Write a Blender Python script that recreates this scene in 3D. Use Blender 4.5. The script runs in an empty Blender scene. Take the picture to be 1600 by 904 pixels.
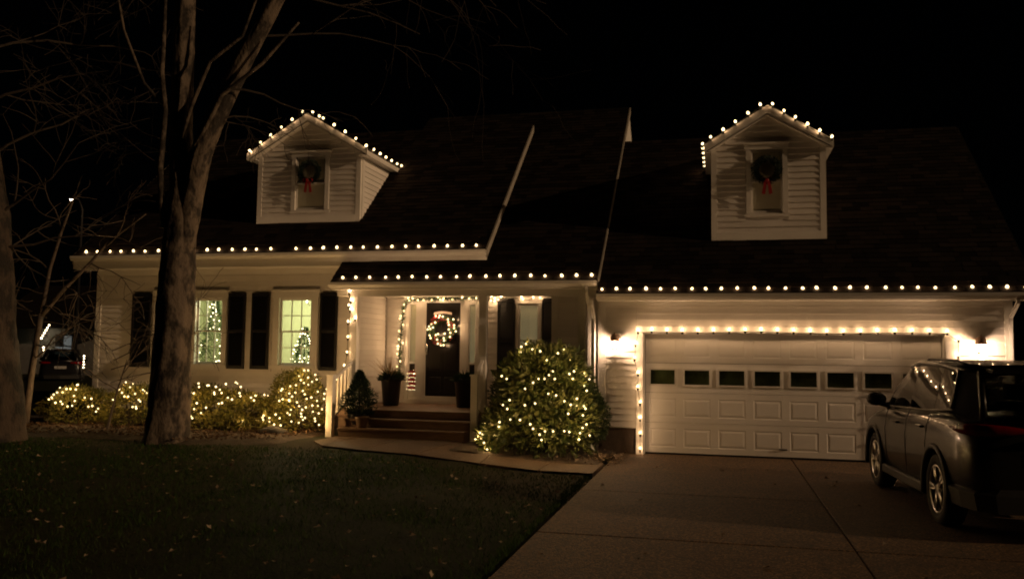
import bpy, bmesh, math, random
from mathutils import Vector, Matrix, noise

rnd = random.Random(11)
sc = bpy.context.scene
COL = sc.collection

# ------------------------------------------------------------------ camera
cam_d = bpy.data.cameras.new("camera")
cam_d.sensor_width = 36.0
cam_d.lens = 30.045
cam_d.clip_end = 600
cam = bpy.data.objects.new("camera", cam_d)
COL.objects.link(cam)
YAW, PITCH, ROLL = 0.2375, 0.0748, 0.0130
fw = Vector((-math.sin(YAW) * math.cos(PITCH), math.cos(YAW) * math.cos(PITCH), math.sin(PITCH)))
rt0 = Vector((math.cos(YAW), math.sin(YAW), 0))
up0 = rt0.cross(fw)
rt = rt0 * math.cos(ROLL) + up0 * math.sin(ROLL)
up = up0 * math.cos(ROLL) - rt0 * math.sin(ROLL)
cam.matrix_world = Matrix(((rt.x, up.x, -fw.x, 1.295), (rt.y, up.y, -fw.y, -15.47), (rt.z, up.z, -fw.z, 1.747), (0, 0, 0, 1)))
sc.camera = cam

# ------------------------------------------------------------------ night sky and far lamp light
# far lamp light from the neighbouring property on the right, low and warm
FAR_LAMP_ELEV, FAR_LAMP_AZ = math.radians(16.5), math.radians(99.0)
world = bpy.data.worlds.new("World")
sc.world = world
world.use_nodes = True
wn = world.node_tree
sky = wn.nodes.new("ShaderNodeTexSky")
sky.sky_type = 'NISHITA'
sky.sun_disc = False
sky.sun_elevation = FAR_LAMP_ELEV
sky.sun_rotation = FAR_LAMP_AZ
wn.links.new(sky.outputs[0], wn.nodes["Background"].inputs[0])
wn.nodes["Background"].inputs[1].default_value = 0.00005
sun_d = bpy.data.lights.new("far_lamp_sun", 'SUN')  # sun lamp standing in for an unseen neighbour's lamp on the right
sun_d.energy = 1.3
sun_d.angle = math.radians(0.5)
sun_d.color = (1.0, 0.625, 0.33)
sun = bpy.data.objects.new("far_lamp_sun", sun_d)
COL.objects.link(sun)
to_far_lamp = Vector((math.sin(FAR_LAMP_AZ) * math.cos(FAR_LAMP_ELEV), math.cos(FAR_LAMP_AZ) * math.cos(FAR_LAMP_ELEV), math.sin(FAR_LAMP_ELEV)))
sun.rotation_euler = to_far_lamp.to_track_quat('Z', 'Y').to_euler()
sun.location = (0, 30, 30)
sc.view_settings.view_transform = 'Standard'
sc.view_settings.look = 'None'
sc.view_settings.gamma = 1.0
sc.view_settings.exposure = 0.0
sc.view_settings.use_curve_mapping = False
sc.render.engine = 'CYCLES'
sc.cycles.use_denoising = True
sc.cycles.use_adaptive_sampling = False
sc.cycles.max_bounces = 6
sc.cycles.diffuse_bounces = 3
sc.cycles.glossy_bounces = 3
sc.cycles.transparent_max_bounces = 16
sc.cycles.sample_clamp_indirect = 4.0
sc.cycles.caustics_reflective = False
sc.cycles.caustics_refractive = False
sc.cycles.pixel_filter_type = 'BLACKMAN_HARRIS'
sc.cycles.filter_width = 1.9

# light strengths of the lamps in the place
# radiance of the glowing glass, and watts of the lamp inside it
GLOW_ROOF, GLOW_MINI, GLOW_TREE, GLOW_SCONCE, GLOW_ROOM = 2.3, 2.1, 6.0, 14.0, 6.0
WATT_ROOF, WATT_TRIM, WATT_MINI, WATT_SCONCE, WATT_ROOM = .98, .95, 1.6, 38.0, 260.0
WARM = (1.0, 0.575, 0.28)

# ------------------------------------------------------------------ materials
def new_mat(name):
    m = bpy.data.materials.new(name)
    m.use_nodes = True
    nt = m.node_tree
    return m, nt, nt.nodes["Principled BSDF"], nt.nodes["Material Output"]

def M(name, col, rough=.6, spec=.5, metal=0.0, var=0.0, vscale=4.0, bump=0.0, bscale=40.0, coat=0.0, orand=0.0, stretch=(1, 1, 1), col2=None):
    m, nt, p, out = new_mat(name)
    p.inputs["Roughness"].default_value = rough
    p.inputs["Specular IOR Level"].default_value = spec
    p.inputs["Metallic"].default_value = metal
    p.inputs["Coat Weight"].default_value = coat
    p.inputs["Coat Roughness"].default_value = .04
    p.inputs["Base Color"].default_value = (*col, 1)
    geo = None
    if var or bump or col2:
        geo = nt.nodes.new("ShaderNodeNewGeometry")
        mp = nt.nodes.new("ShaderNodeMapping")
        mp.inputs["Scale"].default_value = stretch
        nt.links.new(geo.outputs["Position"], mp.inputs[0])
    src = None
    if var or col2:
        n = nt.nodes.new("ShaderNodeTexNoise")
        n.inputs["Scale"].default_value = vscale
        n.inputs["Detail"].default_value = 6
        n.inputs["Roughness"].default_value = .65
        nt.links.new(mp.outputs[0], n.inputs["Vector"])
        r = nt.nodes.new("ShaderNodeValToRGB")
        a = tuple(c * (1 - var) for c in col)
        b = tuple(min(1, c * (1 + var)) for c in (col2 or col))
        r.color_ramp.elements[0].color = (*a, 1)
        r.color_ramp.elements[1].color = (*b, 1)
        r.color_ramp.elements[0].position = .44 if col2 else .32
        r.color_ramp.elements[1].position = .57 if col2 else .68
        nt.links.new(n.outputs["Fac"], r.inputs[0])
        src = r.outputs[0]
    if orand:
        oi = nt.nodes.new("ShaderNodeObjectInfo")
        mr = nt.nodes.new("ShaderNodeMapRange")
        mr.inputs["To Min"].default_value = 1 - orand
        mr.inputs["To Max"].default_value = 1.0
        nt.links.new(oi.outputs["Random"], mr.inputs[0])
        mx = nt.nodes.new("ShaderNodeMix")
        mx.data_type = 'RGBA'
        mx.blend_type = 'MULTIPLY'
        mx.inputs["Factor"].default_value = 1
        if src:
            nt.links.new(src, mx.inputs["A"])
        else:
            mx.inputs["A"].default_value = (*col, 1)
        nt.links.new(mr.outputs[0], mx.inputs["B"])
        src = mx.outputs["Result"]
    if src:
        nt.links.new(src, p.inputs["Base Color"])
    if bump:
        n2 = nt.nodes.new("ShaderNodeTexNoise")
        n2.inputs["Scale"].default_value = bscale
        n2.inputs["Detail"].default_value = 5
        nt.links.new(mp.outputs[0], n2.inputs["Vector"])
        b = nt.nodes.new("ShaderNodeBump")
        b.inputs["Strength"].default_value = bump
        b.inputs["Distance"].default_value = .02
        nt.links.new(n2.outputs["Fac"], b.inputs["Height"])
        nt.links.new(b.outputs[0], p.inputs["Normal"])
    return m

def glow_mat(name, col, strength):
    m = bpy.data.materials.new(name)
    m.use_nodes = True
    nt = m.node_tree
    nt.nodes.remove(nt.nodes["Principled BSDF"])
    e = nt.nodes.new("ShaderNodeEmission")
    e.inputs[0].default_value = (*col, 1)
    e.inputs[1].default_value = strength
    # a clear glowing envelope: light of the lamp inside passes through it
    tr = nt.nodes.new("ShaderNodeBsdfTransparent")
    ad = nt.nodes.new("ShaderNodeAddShader")
    nt.links.new(e.outputs[0], ad.inputs[0])
    nt.links.new(tr.outputs[0], ad.inputs[1])
    nt.links.new(ad.outputs[0], nt.nodes["Material Output"].inputs[0])
    m.cycles.emission_sampling = 'NONE'
    return m

def lamp_data(name, col, watts, radius):
    l = bpy.data.lights.new(name, 'POINT')
    l.color = col
    l.energy = watts
    l.shadow_soft_size = radius
    return l

def glass_mat(name, tint, ior=1.45, rough=0.0, extra=0.0):
    m = bpy.data.materials.new(name)
    m.use_nodes = True
    nt = m.node_tree
    nt.nodes.remove(nt.nodes["Principled BSDF"])
    t = nt.nodes.new("ShaderNodeBsdfTransparent")
    t.inputs[0].default_value = (*tint, 1)
    g = nt.nodes.new("ShaderNodeBsdfGlossy")
    g.inputs["Roughness"].default_value = rough
    lw = nt.nodes.new("ShaderNodeLayerWeight")
    pw = nt.nodes.new("ShaderNodeMath")
    pw.operation = 'POWER'
    pw.inputs[1].default_value = 5.0
    nt.links.new(lw.outputs["Facing"], pw.inputs[0])
    ad = nt.nodes.new("ShaderNodeMath")
    ad.operation = 'MULTIPLY_ADD'
    ad.use_clamp = True
    ad.inputs[1].default_value = .94 - extra
    ad.inputs[2].default_value = .04 + extra
    nt.links.new(pw.outputs[0], ad.inputs[0])
    mx = nt.nodes.new("ShaderNodeMixShader")
    nt.links.new(ad.outputs[0], mx.inputs[0])
    nt.links.new(t.outputs[0], mx.inputs[1])
    nt.links.new(g.outputs[0], mx.inputs[2])
    nt.links.new(mx.outputs[0], nt.nodes["Material Output"].inputs[0])
    return m

def leaf_mat(name, c1, c2, rough=.45, trans=.35, spec=.35):
    m, nt, p, out = new_mat(name)
    geo = nt.nodes.new("ShaderNodeNewGeometry")
    r = nt.nodes.new("ShaderNodeValToRGB")
    r.color_ramp.elements[0].color = (*c1, 1)
    r.color_ramp.elements[1].color = (*c2, 1)
    nt.links.new(geo.outputs["Random Per Island"], r.inputs[0])
    nt.links.new(r.outputs[0], p.inputs["Base Color"])
    p.inputs["Roughness"].default_value = rough
    p.inputs["Specular IOR Level"].default_value = spec
    t = nt.nodes.new("ShaderNodeBsdfTranslucent")
    nt.links.new(r.outputs[0], t.inputs[0])
    mx = nt.nodes.new("ShaderNodeMixShader")
    mx.inputs[0].default_value = trans
    nt.links.new(p.outputs[0], mx.inputs[1])
    nt.links.new(t.outputs[0], mx.inputs[2])
    nt.links.new(mx.outputs[0], out.inputs[0])
    return m

def aggregate_mat(name, base, dark, light, scale=90):
    m, nt, p, out = new_mat(name)
    geo = nt.nodes.new("ShaderNodeNewGeometry")
    v = nt.nodes.new("ShaderNodeTexVoronoi")
    v.inputs["Scale"].default_value = scale
    nt.links.new(geo.outputs["Position"], v.inputs["Vector"])
    sep = nt.nodes.new("ShaderNodeSeparateColor")
    nt.links.new(v.outputs["Color"], sep.inputs[0])
    r = nt.nodes.new("ShaderNodeValToRGB")
    r.color_ramp.elements[0].color = (*dark, 1)
    r.color_ramp.elements[1].color = (*light, 1)
    e = r.color_ramp.elements.new(.55)
    e.color = (*base, 1)
    nt.links.new(sep.outputs[0], r.inputs[0])
    n = nt.nodes.new("ShaderNodeTexNoise")
    n.inputs["Scale"].default_value = 1.3
    n.inputs["Detail"].default_value = 7
    n.inputs["Roughness"].default_value = .7
    nt.links.new(geo.outputs["Position"], n.inputs["Vector"])
    mr = nt.nodes.new("ShaderNodeMapRange")
    mr.inputs["From Min"].default_value = .3
    mr.inputs["From Max"].default_value = .7
    mr.inputs["To Min"].default_value = .62
    mr.inputs["To Max"].default_value = 1.2
    nt.links.new(n.outputs["Fac"], mr.inputs[0])
    mx = nt.nodes.new("ShaderNodeMix")
    mx.data_type = 'RGBA'
    mx.blend_type = 'MULTIPLY'
    mx.inputs["Factor"].default_value = 1
    nt.links.new(r.outputs[0], mx.inputs["A"])
    nt.links.new(mr.outputs[0], mx.inputs["B"])
    nt.links.new(mx.outputs["Result"], p.inputs["Base Color"])
    p.inputs["Roughness"].default_value = .8
    b = nt.nodes.new("ShaderNodeBump")
    b.inputs["Strength"].default_value = .6
    b.inputs["Distance"].default_value = .008
    nt.links.new(v.outputs["Distance"], b.inputs["Height"])
    b.invert = True
    nt.links.new(b.outputs[0], p.inputs["Normal"])
    return m

SIDING = M("siding_paint", (.72, .69, .65), .5, var=.07, vscale=1.6, orand=.13)
TRIM = M("trim_paint", (.69, .67, .63), .42, var=.05, vscale=2.2, bump=.03, bscale=50)
DOORPAINT = M("garage_door_paint", (.84, .82, .79), .5, var=.05, vscale=1.2, bump=.04, bscale=70)
BLACK = M("black_paint", (.008, .008, .009), .45, var=.2, bump=.04, bscale=50)
DOORBLACK = M("door_black_paint", (.012, .010, .009), .28, coat=.3)
SHINGLE = M("shingles", (.010, .008, .006), .95, spec=.05, var=.45, vscale=9, bump=.5, bscale=180)
TAB = leaf_mat("shingle_tabs", (.004, .003, .0025), (.020, .015, .012), .95, 0.0, .06)
FOUND = M("foundation", (.085, .060, .044), .9, var=.25, vscale=6, bump=.4, bscale=45)
STEPM = M("step_wood", (.15, .088, .052), .6, var=.25, vscale=5, bump=.2, bscale=60, stretch=(1, 5, 5))
METAL = M("gutter_metal", (.68, .66, .62), .35, var=.06)
BRONZE = M("lantern_bronze", (.17, .10, .065), .5, metal=.3, var=.2)
GLASS = glass_mat("window_glass", (.96, .97, .95))
DARKGLASS = glass_mat("dark_glass", (.75, .8, .7), extra=.02)
BACKINGM = M("backing_reflection_tint", (.26, .27, .20), .9, var=.5, vscale=2.5)  # backing lightened to grey-green, the panes' dim reflections put into its colour
BLIND = M("window_blind", (.74, .68, .56), .8, var=.06)
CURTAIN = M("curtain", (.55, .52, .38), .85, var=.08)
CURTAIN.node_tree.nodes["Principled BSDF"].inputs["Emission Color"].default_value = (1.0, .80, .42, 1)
CURTAIN.node_tree.nodes["Principled BSDF"].inputs["Emission Strength"].default_value = .11      # curtain glows itself, hall lamplight put into the cloth, no lamp behind
ROOMWALL = M("room_wall", (.60, .63, .43), .85, var=.04)
ROOMFLOOR = M("room_floor", (.30, .20, .12), .6, var=.15)
AGG = aggregate_mat("driveway_aggregate", (.052, .0255, .007), (.011, .005, .0015), (.195, .108, .042), 62)
WALKM = aggregate_mat("walkway_concrete", (.078, .042, .018), (.044, .023, .009), (.125, .074, .036), 60)
GROUNDM = M("soil_lawn", (.010, .012, .003), .95, spec=.1, var=.5, vscale=2.2, bump=.7, bscale=30)
RAKE_SHADED = M("rake_trim_shaded", (.26, .24, .21), .7, var=.2)  # trim darkened, the weaker light on these boards is put into the colour
MULCH = M("mulch", (.030, .018, .010), .95, var=.6, vscale=14, bump=1.0, bscale=40)
GRASSM = leaf_mat("grass_blades", (.009, .028, .002), (.034, .064, .006), .6, .25, .15)
BEDLEAF = leaf_mat("bed_leaves", (.03, .016, .008), (.13, .08, .045), .8, .15, .1)
DEADLEAF = leaf_mat("dead_leaves", (.07, .042, .022), (.34, .27, .20), .8, .2, .1)
BARK = M("bark", (.022, .016, .011), .9, var=.3, vscale=4.5, bump=1.0, bscale=22, stretch=(1, 1, .55), col2=(.085, .066, .048))
BARKD = M("bark_dark", (.012, .008, .005), .9, var=.4, vscale=4, bump=.8, bscale=30, stretch=(1, 1, .5), col2=(.030, .021, .014))
TWIG = M("twig_bark", (.026, .019, .014), .85, var=.3, vscale=6)
SAPLING = M("sapling_bark", (.062, .047, .035), .85, var=.3, vscale=6)
LEAF_BIG = leaf_mat("rhododendron_leaf", (.035, .060, .018), (.13, .14, .05), .33, .25)
LEAF_HEDGE = leaf_mat("hedge_leaf", (.020, .042, .013), (.06, .085, .03), .5, .2)
LEAF_YEL = leaf_mat("shrub_leaf", (.060, .072, .016), (.20, .175, .045), .45, .45)
LEAF_CONE = leaf_mat("conifer_leaf", (.012, .030, .013), (.035, .060, .026), .5, .15)
LEAF_GARL = leaf_mat("garland_needles", (.02, .05, .015), (.06, .10, .03), .5, .25)
LEAF_WREATH = leaf_mat("wreath_needles", (.006, .016, .009), (.016, .034, .018), .55, .1)
LEAF_XMAS = leaf_mat("fir_needles", (.03, .07, .025), (.08, .13, .05), .5, .25)
DRYGRASS = leaf_mat("dry_grass", (.30, .20, .11), (.52, .38, .24), .6, .2)
RED = M("red_ribbon", (.30, .012, .010), .55, var=.2, vscale=20)
REDBERRY = M("red_berries", (.25, .012, .012), .3)
SNOWCLOTH = M("wreath_hanger_cloth", (.62, .52, .48), .8, var=.15, vscale=30)
POTB = M("planter_black", (.010, .010, .011), .35, var=.2)
POTBR = M("pot_brown", (.12, .075, .045), .6, var=.2, vscale=12)
WIRE = M("light_wire", (.012, .02, .010), .6)
ROCKM = M("rock", (.013, .012, .010), .9, var=.3, vscale=8, bump=.5, bscale=20)
PAINT_CAR = M("car_paint", (.007, .0065, .0055), .30, spec=.25, metal=.08, coat=1.0)
PAINT_CAR.node_tree.nodes["Principled BSDF"].inputs["Coat IOR"].default_value = 1.40
PAINT_CAR.node_tree.nodes["Principled BSDF"].inputs["Coat Weight"].default_value = .62
PAINT_CAR.node_tree.nodes["Principled BSDF"].inputs["Coat Roughness"].default_value = .02
GLOSSBLACK = M("gloss_black", (.006, .006, .006), .12, coat=.5)
PAINT_FAR = M("far_car_paint", (.006, .006, .008), .3, coat=.8)
RUBBER = M("rubber", (.012, .012, .012), .85, bump=.1, bscale=60)
PLASTIC = M("black_plastic", (.008, .008, .008), .55, bump=.05, bscale=90)
ALLOY = M("alloy", (.62, .60, .58), .32, metal=.9)
CHROME = M("chrome", (.6, .6, .6), .15, metal=1.0)
SATIN = M("satin_trim", (.22, .21, .20), .35, metal=1.0)
REDLENS = M("tail_lens", (.14, .004, .004), .08, spec=.5)
SEATM = M("car_seat", (.02, .019, .018), .8)
CARGLASS = glass_mat("car_glass", (.22, .23, .21), extra=.03)
REARGLASS = glass_mat("rear_privacy_glass", (.07, .075, .07), extra=.03)
FARWALL = M("far_wall", (.30, .30, .29), .8, var=.1)
BULB_ROOF = glow_mat("roof_bulb_glow", (1.0, .74, .37), GLOW_ROOF)
BULB_MINI = glow_mat("mini_bulb_glow", (1.0, .74, .35), GLOW_MINI)
BULB_TREE = glow_mat("tree_bulb_glow", (1.0, .84, .50), GLOW_TREE)
SCONCE_GLOW = glow_mat("sconce_glow", (1.0, .66, .42), GLOW_SCONCE)
ROOM_GLOW = glow_mat("room_lamp_glow", (1.0, .92, .55), GLOW_ROOM)
LAMP_ROOF = lamp_data("roof_bulb_lamp", WARM, WATT_ROOF, .010)
LAMP_TRIM = lamp_data("trim_bulb_lamp", WARM, WATT_TRIM, .02)
LAMP_PORCH = lamp_data("porch_bulb_lamp", WARM, .62, .008)
LAMP_MINI = lamp_data("mini_bulb_lamp", (1.0, .56, .20), WATT_MINI, .006)
LAMP_SCONCE = lamp_data("sconce_lamp", (1.0, .625, .38), WATT_SCONCE, .04)
LAMP_ROOM = lamp_data("room_lamp", (.96, .92, .58), WATT_ROOM, .12)
FARGLOW = glow_mat("far_bulb_glow", (1.0, .78, .48), 5.0)
FARWIN = glow_mat("far_window_glow", (.9, .95, .9), .07)

# ------------------------------------------------------------------ mesh builders
ABS = {}

def link(o, parent=None, loc=(0, 0, 0), rot=None, scale=None):
    COL.objects.link(o)
    loc = Vector(loc)
    if parent is not None:
        o.parent = parent
        o.location = loc - ABS.get(parent.name, Vector((0, 0, 0)))
    else:
        o.location = loc
    ABS[o.name] = loc
    if rot is not None:
        o.rotation_euler = rot
    if scale is not None:
        o.scale = scale
    return o

def empty(name, loc=(0, 0, 0), parent=None):
    e = bpy.data.objects.new(name, None)
    e.empty_display_size = .2
    return link(e, parent, loc)

def tag(o, label, cat, group=None, kind=None):
    o["label"] = label
    o["category"] = cat
    if group:
        o["group"] = group
    if kind:
        o["kind"] = kind
    return o

class MB:
    def __init__(s):
        s.v, s.f = [], []
    def add(s, vs, fs):
        b = len(s.v)
        s.v += [tuple(v) for v in vs]
        s.f += [tuple(i + b for i in f) for f in fs]
        return s
    def box(s, x0, x1, y0, y1, z0, z1):
        return s.hexa([(x0, y0, z0), (x1, y0, z0), (x1, y1, z0), (x0, y1, z0), (x0, y0, z1), (x1, y0, z1), (x1, y1, z1), (x0, y1, z1)])
    def hexa(s, p):
        return s.add(p, [(0, 3, 2, 1), (4, 5, 6, 7), (0, 1, 5, 4), (1, 2, 6, 5), (2, 3, 7, 6), (3, 0, 4, 7)])
    def cbox(s, x0, x1, y0, y1, z0, z1, c=.006):      # box with chamfered vertical and horizontal edges
        bm = bmesh.new()
        bmesh.ops.create_cube(bm, size=1)
        for v in bm.verts:
            v.co = Vector((x0 + (v.co.x + .5) * (x1 - x0), y0 + (v.co.y + .5) * (y1 - y0), z0 + (v.co.z + .5) * (z1 - z0)))
        bmesh.ops.bevel(bm, geom=bm.edges[:], offset=c, segments=1, affect='EDGES')
        bm.verts.index_update()
        s.add([v.co for v in bm.verts], [[v.index for v in f.verts] for f in bm.faces])
        bm.free()
        return s
    def prism(s, poly, axis, a0, a1):                # polygon in the two other axes, extruded along axis
        def P(q, a):
            return {'x': (a, q[0], q[1]), 'y': (q[0], a, q[1]), 'z': (q[0], q[1], a)}[axis]
        n = len(poly)
        vs = [P(q, a0) for q in poly] + [P(q, a1) for q in poly]
        fs = [tuple(range(n)), tuple(range(2 * n - 1, n - 1, -1))] + [(i, i + n, (i + 1) % n + n, (i + 1) % n) for i in range(n)]
        return s.add(vs, fs)
    def tube(s, pts, rad, n=6, jit=0.0, caps=True):
        pts = [Vector(p) for p in pts]
        if not isinstance(rad, (list, tuple)):
            rad = [rad] * len(pts)
        vs, fs = [], []
        prev = None
        for i, p in enumerate(pts):
            d = (pts[min(i + 1, len(pts) - 1)] - pts[max(i - 1, 0)])
            d = d.normalized() if d.length > 1e-9 else Vector((0, 0, 1))
            if prev is None:
                a = d.orthogonal().normalized()
            else:
                a = prev - d * prev.dot(d)
                a = a.normalized() if a.length > 1e-6 else d.orthogonal().normalized()
            prev = a
            b = d.cross(a)
            for k in range(n):
                t = 2 * math.pi * k / n
                r = rad[i] * (1 + (rnd.uniform(-jit, jit) if jit else 0))
                vs.append(p + (a * math.cos(t) + b * math.sin(t)) * r)
        for i in range(len(pts) - 1):
            for k in range(n):
                fs.append((i * n + k, i * n + (k + 1) % n, (i + 1) * n + (k + 1) % n, (i + 1) * n + k))
        if caps:
            fs.append(tuple(range(n - 1, -1, -1)))
            fs.append(tuple(range((len(pts) - 1) * n, len(pts) * n)))
        return s.add(vs, fs)
    def lathe(s, prof, n=12, c=(0, 0, 0), mat=None):  # prof (r, z)
        vs, fs = [], []
        mat = mat or Matrix.Identity(3)
        for r, z in prof:
            for k in range(n):
                t = 2 * math.pi * k / n
                vs.append(Vector(c) + mat @ Vector((r * math.cos(t), r * math.sin(t), z)))
        for i in range(len(prof) - 1):
            for k in range(n):
                fs.append((i * n + k, i * n + (k + 1) % n, (i + 1) * n + (k + 1) % n, (i + 1) * n + k))
        fs.append(tuple(range(n - 1, -1, -1)))
        fs.append(tuple(range((len(prof) - 1) * n, len(prof) * n)))
        return s.add(vs, fs)
    def leaf(s, p, d, L, w, fold=.25):
        d = d.normalized()
        a = d.orthogonal().normalized()
        t = rnd.uniform(0, 2 * math.pi)
        a = (a * math.cos(t) + d.cross(a) * math.sin(t))
        nrm = d.cross(a)
        m = p + d * L * .45
        b = len(s.v)
        s.v += [tuple(p), tuple(m + a * w * .5 + nrm * w * fold), tuple(p + d * L), tuple(m - a * w * .5 + nrm * w * fold)]
        s.f += [(b, b + 1, b + 2), (b, b + 2, b + 3)]
    def mesh(s, name, mat=None, smooth=False):
        me = bpy.data.meshes.new(name)
        me.from_pydata(s.v, [], s.f)
        me.update()
        if mat:
            me.materials.append(mat)
        if smooth:
            me.polygons.foreach_set("use_smooth", [True] * len(me.polygons))
        return me
    def build(s, name, mat, parent=None, smooth=False, local=False):
        me = s.mesh(name, mat, smooth)
        o = bpy.data.objects.new(name, me)
        return link(o, parent, (0, 0, 0))

def inst(name, me, parent, loc, rot=None, scale=None):
    return link(bpy.data.objects.new(name, me), parent, loc, rot, scale)

def lamp(parent, data, loc=(0, 0, 0)):
    o = bpy.data.objects.new(data.name, data)
    COL.objects.link(o)
    o.parent = parent
    o.location = loc
    return o

def rdir():
    while True:
        v = Vector((rnd.uniform(-1, 1), rnd.uniform(-1, 1), rnd.uniform(-1, 1)))
        if .05 < v.length < 1:
            return v.normalized()

def structure(o, label=None):
    o["kind"] = "structure"
    if label:
        o["label"] = label
    return o

# ------------------------------------------------------------------ ground
def sstep(a, b, x):
    t = max(0, min(1, (x - a) / (b - a)))
    return t * t * (3 - 2 * t)

def gz(x, y):
    z = .15 * sstep(-.9, -3.6, x)
    if x > -.5:
        z = -.06
    return z

def bed_edge(x):          # front edge of the planting bed (y) for x
    return -2.7 - .35 * math.sin(x * .9 + .6) + max(0, (x + 7.4)) * .75

m = MB()
xs = [-220, -120, -60, -40, -30, -24, -20, -17] + [-15 + .5 * i for i in range(29)] + [-.75, -.62, -.49, -.4, 1, 4, 7, 8, 10, 14, 20, 40, 80, 160, 240]
ys = [-60, -40, -30, -24, -20, -17] + [-15 + .5 * i for i in range(37)] + [6, 10, 16, 24, 34, 50, 80, 140, 260]
vs = [(x, y, gz(x, y) + (rnd.uniform(-.012, .012) if -15 < x < -1.2 else 0)) for y in ys for x in xs]
nx = len(xs)
fs = [(j * nx + i, j * nx + i + 1, (j + 1) * nx + i + 1, (j + 1) * nx + i) for j in range(len(ys) - 1) for i in range(nx - 1)]
m.add(vs, fs)
g = structure(tag(m.build("ground", GROUNDM, smooth=True), "dark lawn and soil spreading around the house", "ground"))

# planting bed along the house, a slightly raised mulch sheet
m = MB()
n = 0
NX, NY = 60, 24
vs, fs = [], []
for i in range(NX + 1):
    x = -15 + (8.95) * i / NX
    y1 = .95
    y0 = min(bed_edge(x), .4)
    for j in range(NY + 1):
        y = y0 + (y1 - y0) * j / NY
        e = min(1, j / 3, (NX - i) / 2)
        vs.append((x, y, gz(x, y) + .055 * e + .003 + rnd.uniform(-.012, .022) * e))
for i in range(NX):
    for j in range(NY):
        a = i * (NY + 1) + j
        fs.append((a, a + NY + 1, a + NY + 2, a + 1))
m.add(vs, fs)
structure(tag(m.build("planting_bed", MULCH, smooth=True), "brown mulch bed below the lit shrubs along the house", "planting bed"))
m = MB()
vs, fs = [], []
for i in range(13):
    for j in range(11):
        x, y = -3.0 + 2.45 * i / 12, -2.0 + 3.1 * j / 10
        vs.append((x, y, gz(x, y) * (1 if x < -.5 else 0) + .035 + rnd.uniform(-.01, .02)))
for i in range(12):
    for j in range(10):
        a = i * 11 + j
        fs.append((a, a + 11, a + 12, a + 1))
m.add(vs, fs)
structure(tag(m.build("planting_bed", MULCH, smooth=True), "mulch bed under the big shrub between porch and garage", "planting bed"))

# driveway: slabs with open joints
drive = empty("driveway", (2.5, -6, 0))
structure(tag(drive, "exposed aggregate concrete driveway in front of the garage door", "driveway"))
XJ = [-.47, 2.50, 5.62, 8.6]
YJ = [.12, -4.30, -7.05, -10.0, -13.0, -16.0, -19.0, -22.5]
for i in range(3):
    for j in range(len(YJ) - 1):
        b = MB()
        dz = rnd.uniform(-.003, .003)
        b.cbox(XJ[i] + .009, XJ[i + 1] - .009, YJ[j + 1] + .009, YJ[j] - .009, -.12, dz, .006)
        if i < 2 or j < 7:
            b.build("slab", AGG, drive)
b = MB()
b.box(-.45, 8.58, -22.4, .1, -.13, -.022)
b.build("joint_filler", MULCH, drive)

# walkway from the porch steps to the driveway, slabs along a curve
walk = empty("walkway", (-3.6, -1.9, .15))
structure(tag(walk, "brownish concrete walkway from the porch steps to the driveway", "walkway"))
NEAR = [(-5.62, -1.55), (-5.15, -2.18), (-4.3, -2.55), (-3.3, -2.80), (-2.2, -2.95), (-1.3, -2.98), (-.49, -2.95)]
FAR = [(-5.62, -.66), (-5.15, -.66), (-4.3, -.66), (-3.25, -.66), (-2.35, -1.62), (-1.3, -1.72), (-.49, -1.72)]
for i in range(len(NEAR) - 1):
    e = .008
    def lerp(a, b, t):
        return (a[0] + (b[0] - a[0]) * t, a[1] + (b[1] - a[1]) * t)
    q = [lerp(NEAR[i], NEAR[i + 1], e), lerp(NEAR[i], NEAR[i + 1], 1 - e), lerp(FAR[i], FAR[i + 1], 1 - e), lerp(FAR[i], FAR[i + 1], e)]
    zz = [max(gz(p[0], p[1]), 0) + .03 for p in q]
    b = MB()
    b.hexa([(q[k][0], q[k][1], zz[k] - .14) for k in range(4)] + [(q[k][0], q[k][1], zz[k]) for k in range(4)])
    b.build("slab", WALKM, walk)

# ------------------------------------------------------------------ house
house = empty("house", (-3, 3, 0))
tag(house, "white clapboard house with two lit dormers, porch and double garage", "house")
E_ = .112
b = MB()
prof = [(-.026, 0), (-.026, .006), (-.004, E_ + .012), (.0, E_ + .012), (0, 0)]
b.prism(prof, 'x', 0, 1)
CLAP = b.mesh("siding_board", SIDING)

def clap_front(parent, x0, x1, z0, z1, y, openings=(), limit=None):
    z = z0
    k = 0
    while z < z1 - .02:
        zc = z + E_ * .5
        spans = [(x0, x1)]
        if limit:
            a, c = limit(z + E_)
            spans = [(max(x0, a), min(x1, c))]
        for (a, c, za, zb) in openings:
            if za < z + E_ * .6 and zb > z + E_ * .25:
                ns = []
                for (p, q) in spans:
                    if c <= p or a >= q:
                        ns.append((p, q))
                    else:
                        if a > p: ns.append((p, a))
                        if c < q: ns.append((c, q))
                spans = ns
        for (p, q) in spans:
            if q - p > .03:
                top = min(E_, z1 - z) / E_
                # long courses are made of two boards with a butt joint
                cuts = [p, q]
                if q - p > 3.2:
                    cuts = [p, p + (q - p) * (.35 + .3 * ((k * 37) % 10) / 10), q]
                for u, w in zip(cuts, cuts[1:]):
                    inst("siding_board", CLAP, parent, (u, y, z), None, (w - u - .002, 1, top))
        z += E_
        k += 1

def clap_side(parent, y0, y1, z0, z1, x, limit=None):    # faces +x
    z = z0
    while z < z1 - .02:
        a, c = (y0, y1) if not limit else limit(z + E_ * .5)
        if c - a > .03:
            inst("siding_board", CLAP, parent, (x, a, z), (0, 0, math.pi / 2), (c - a, 1, min(E_, z1 - z) / E_))
        z += E_

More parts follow.
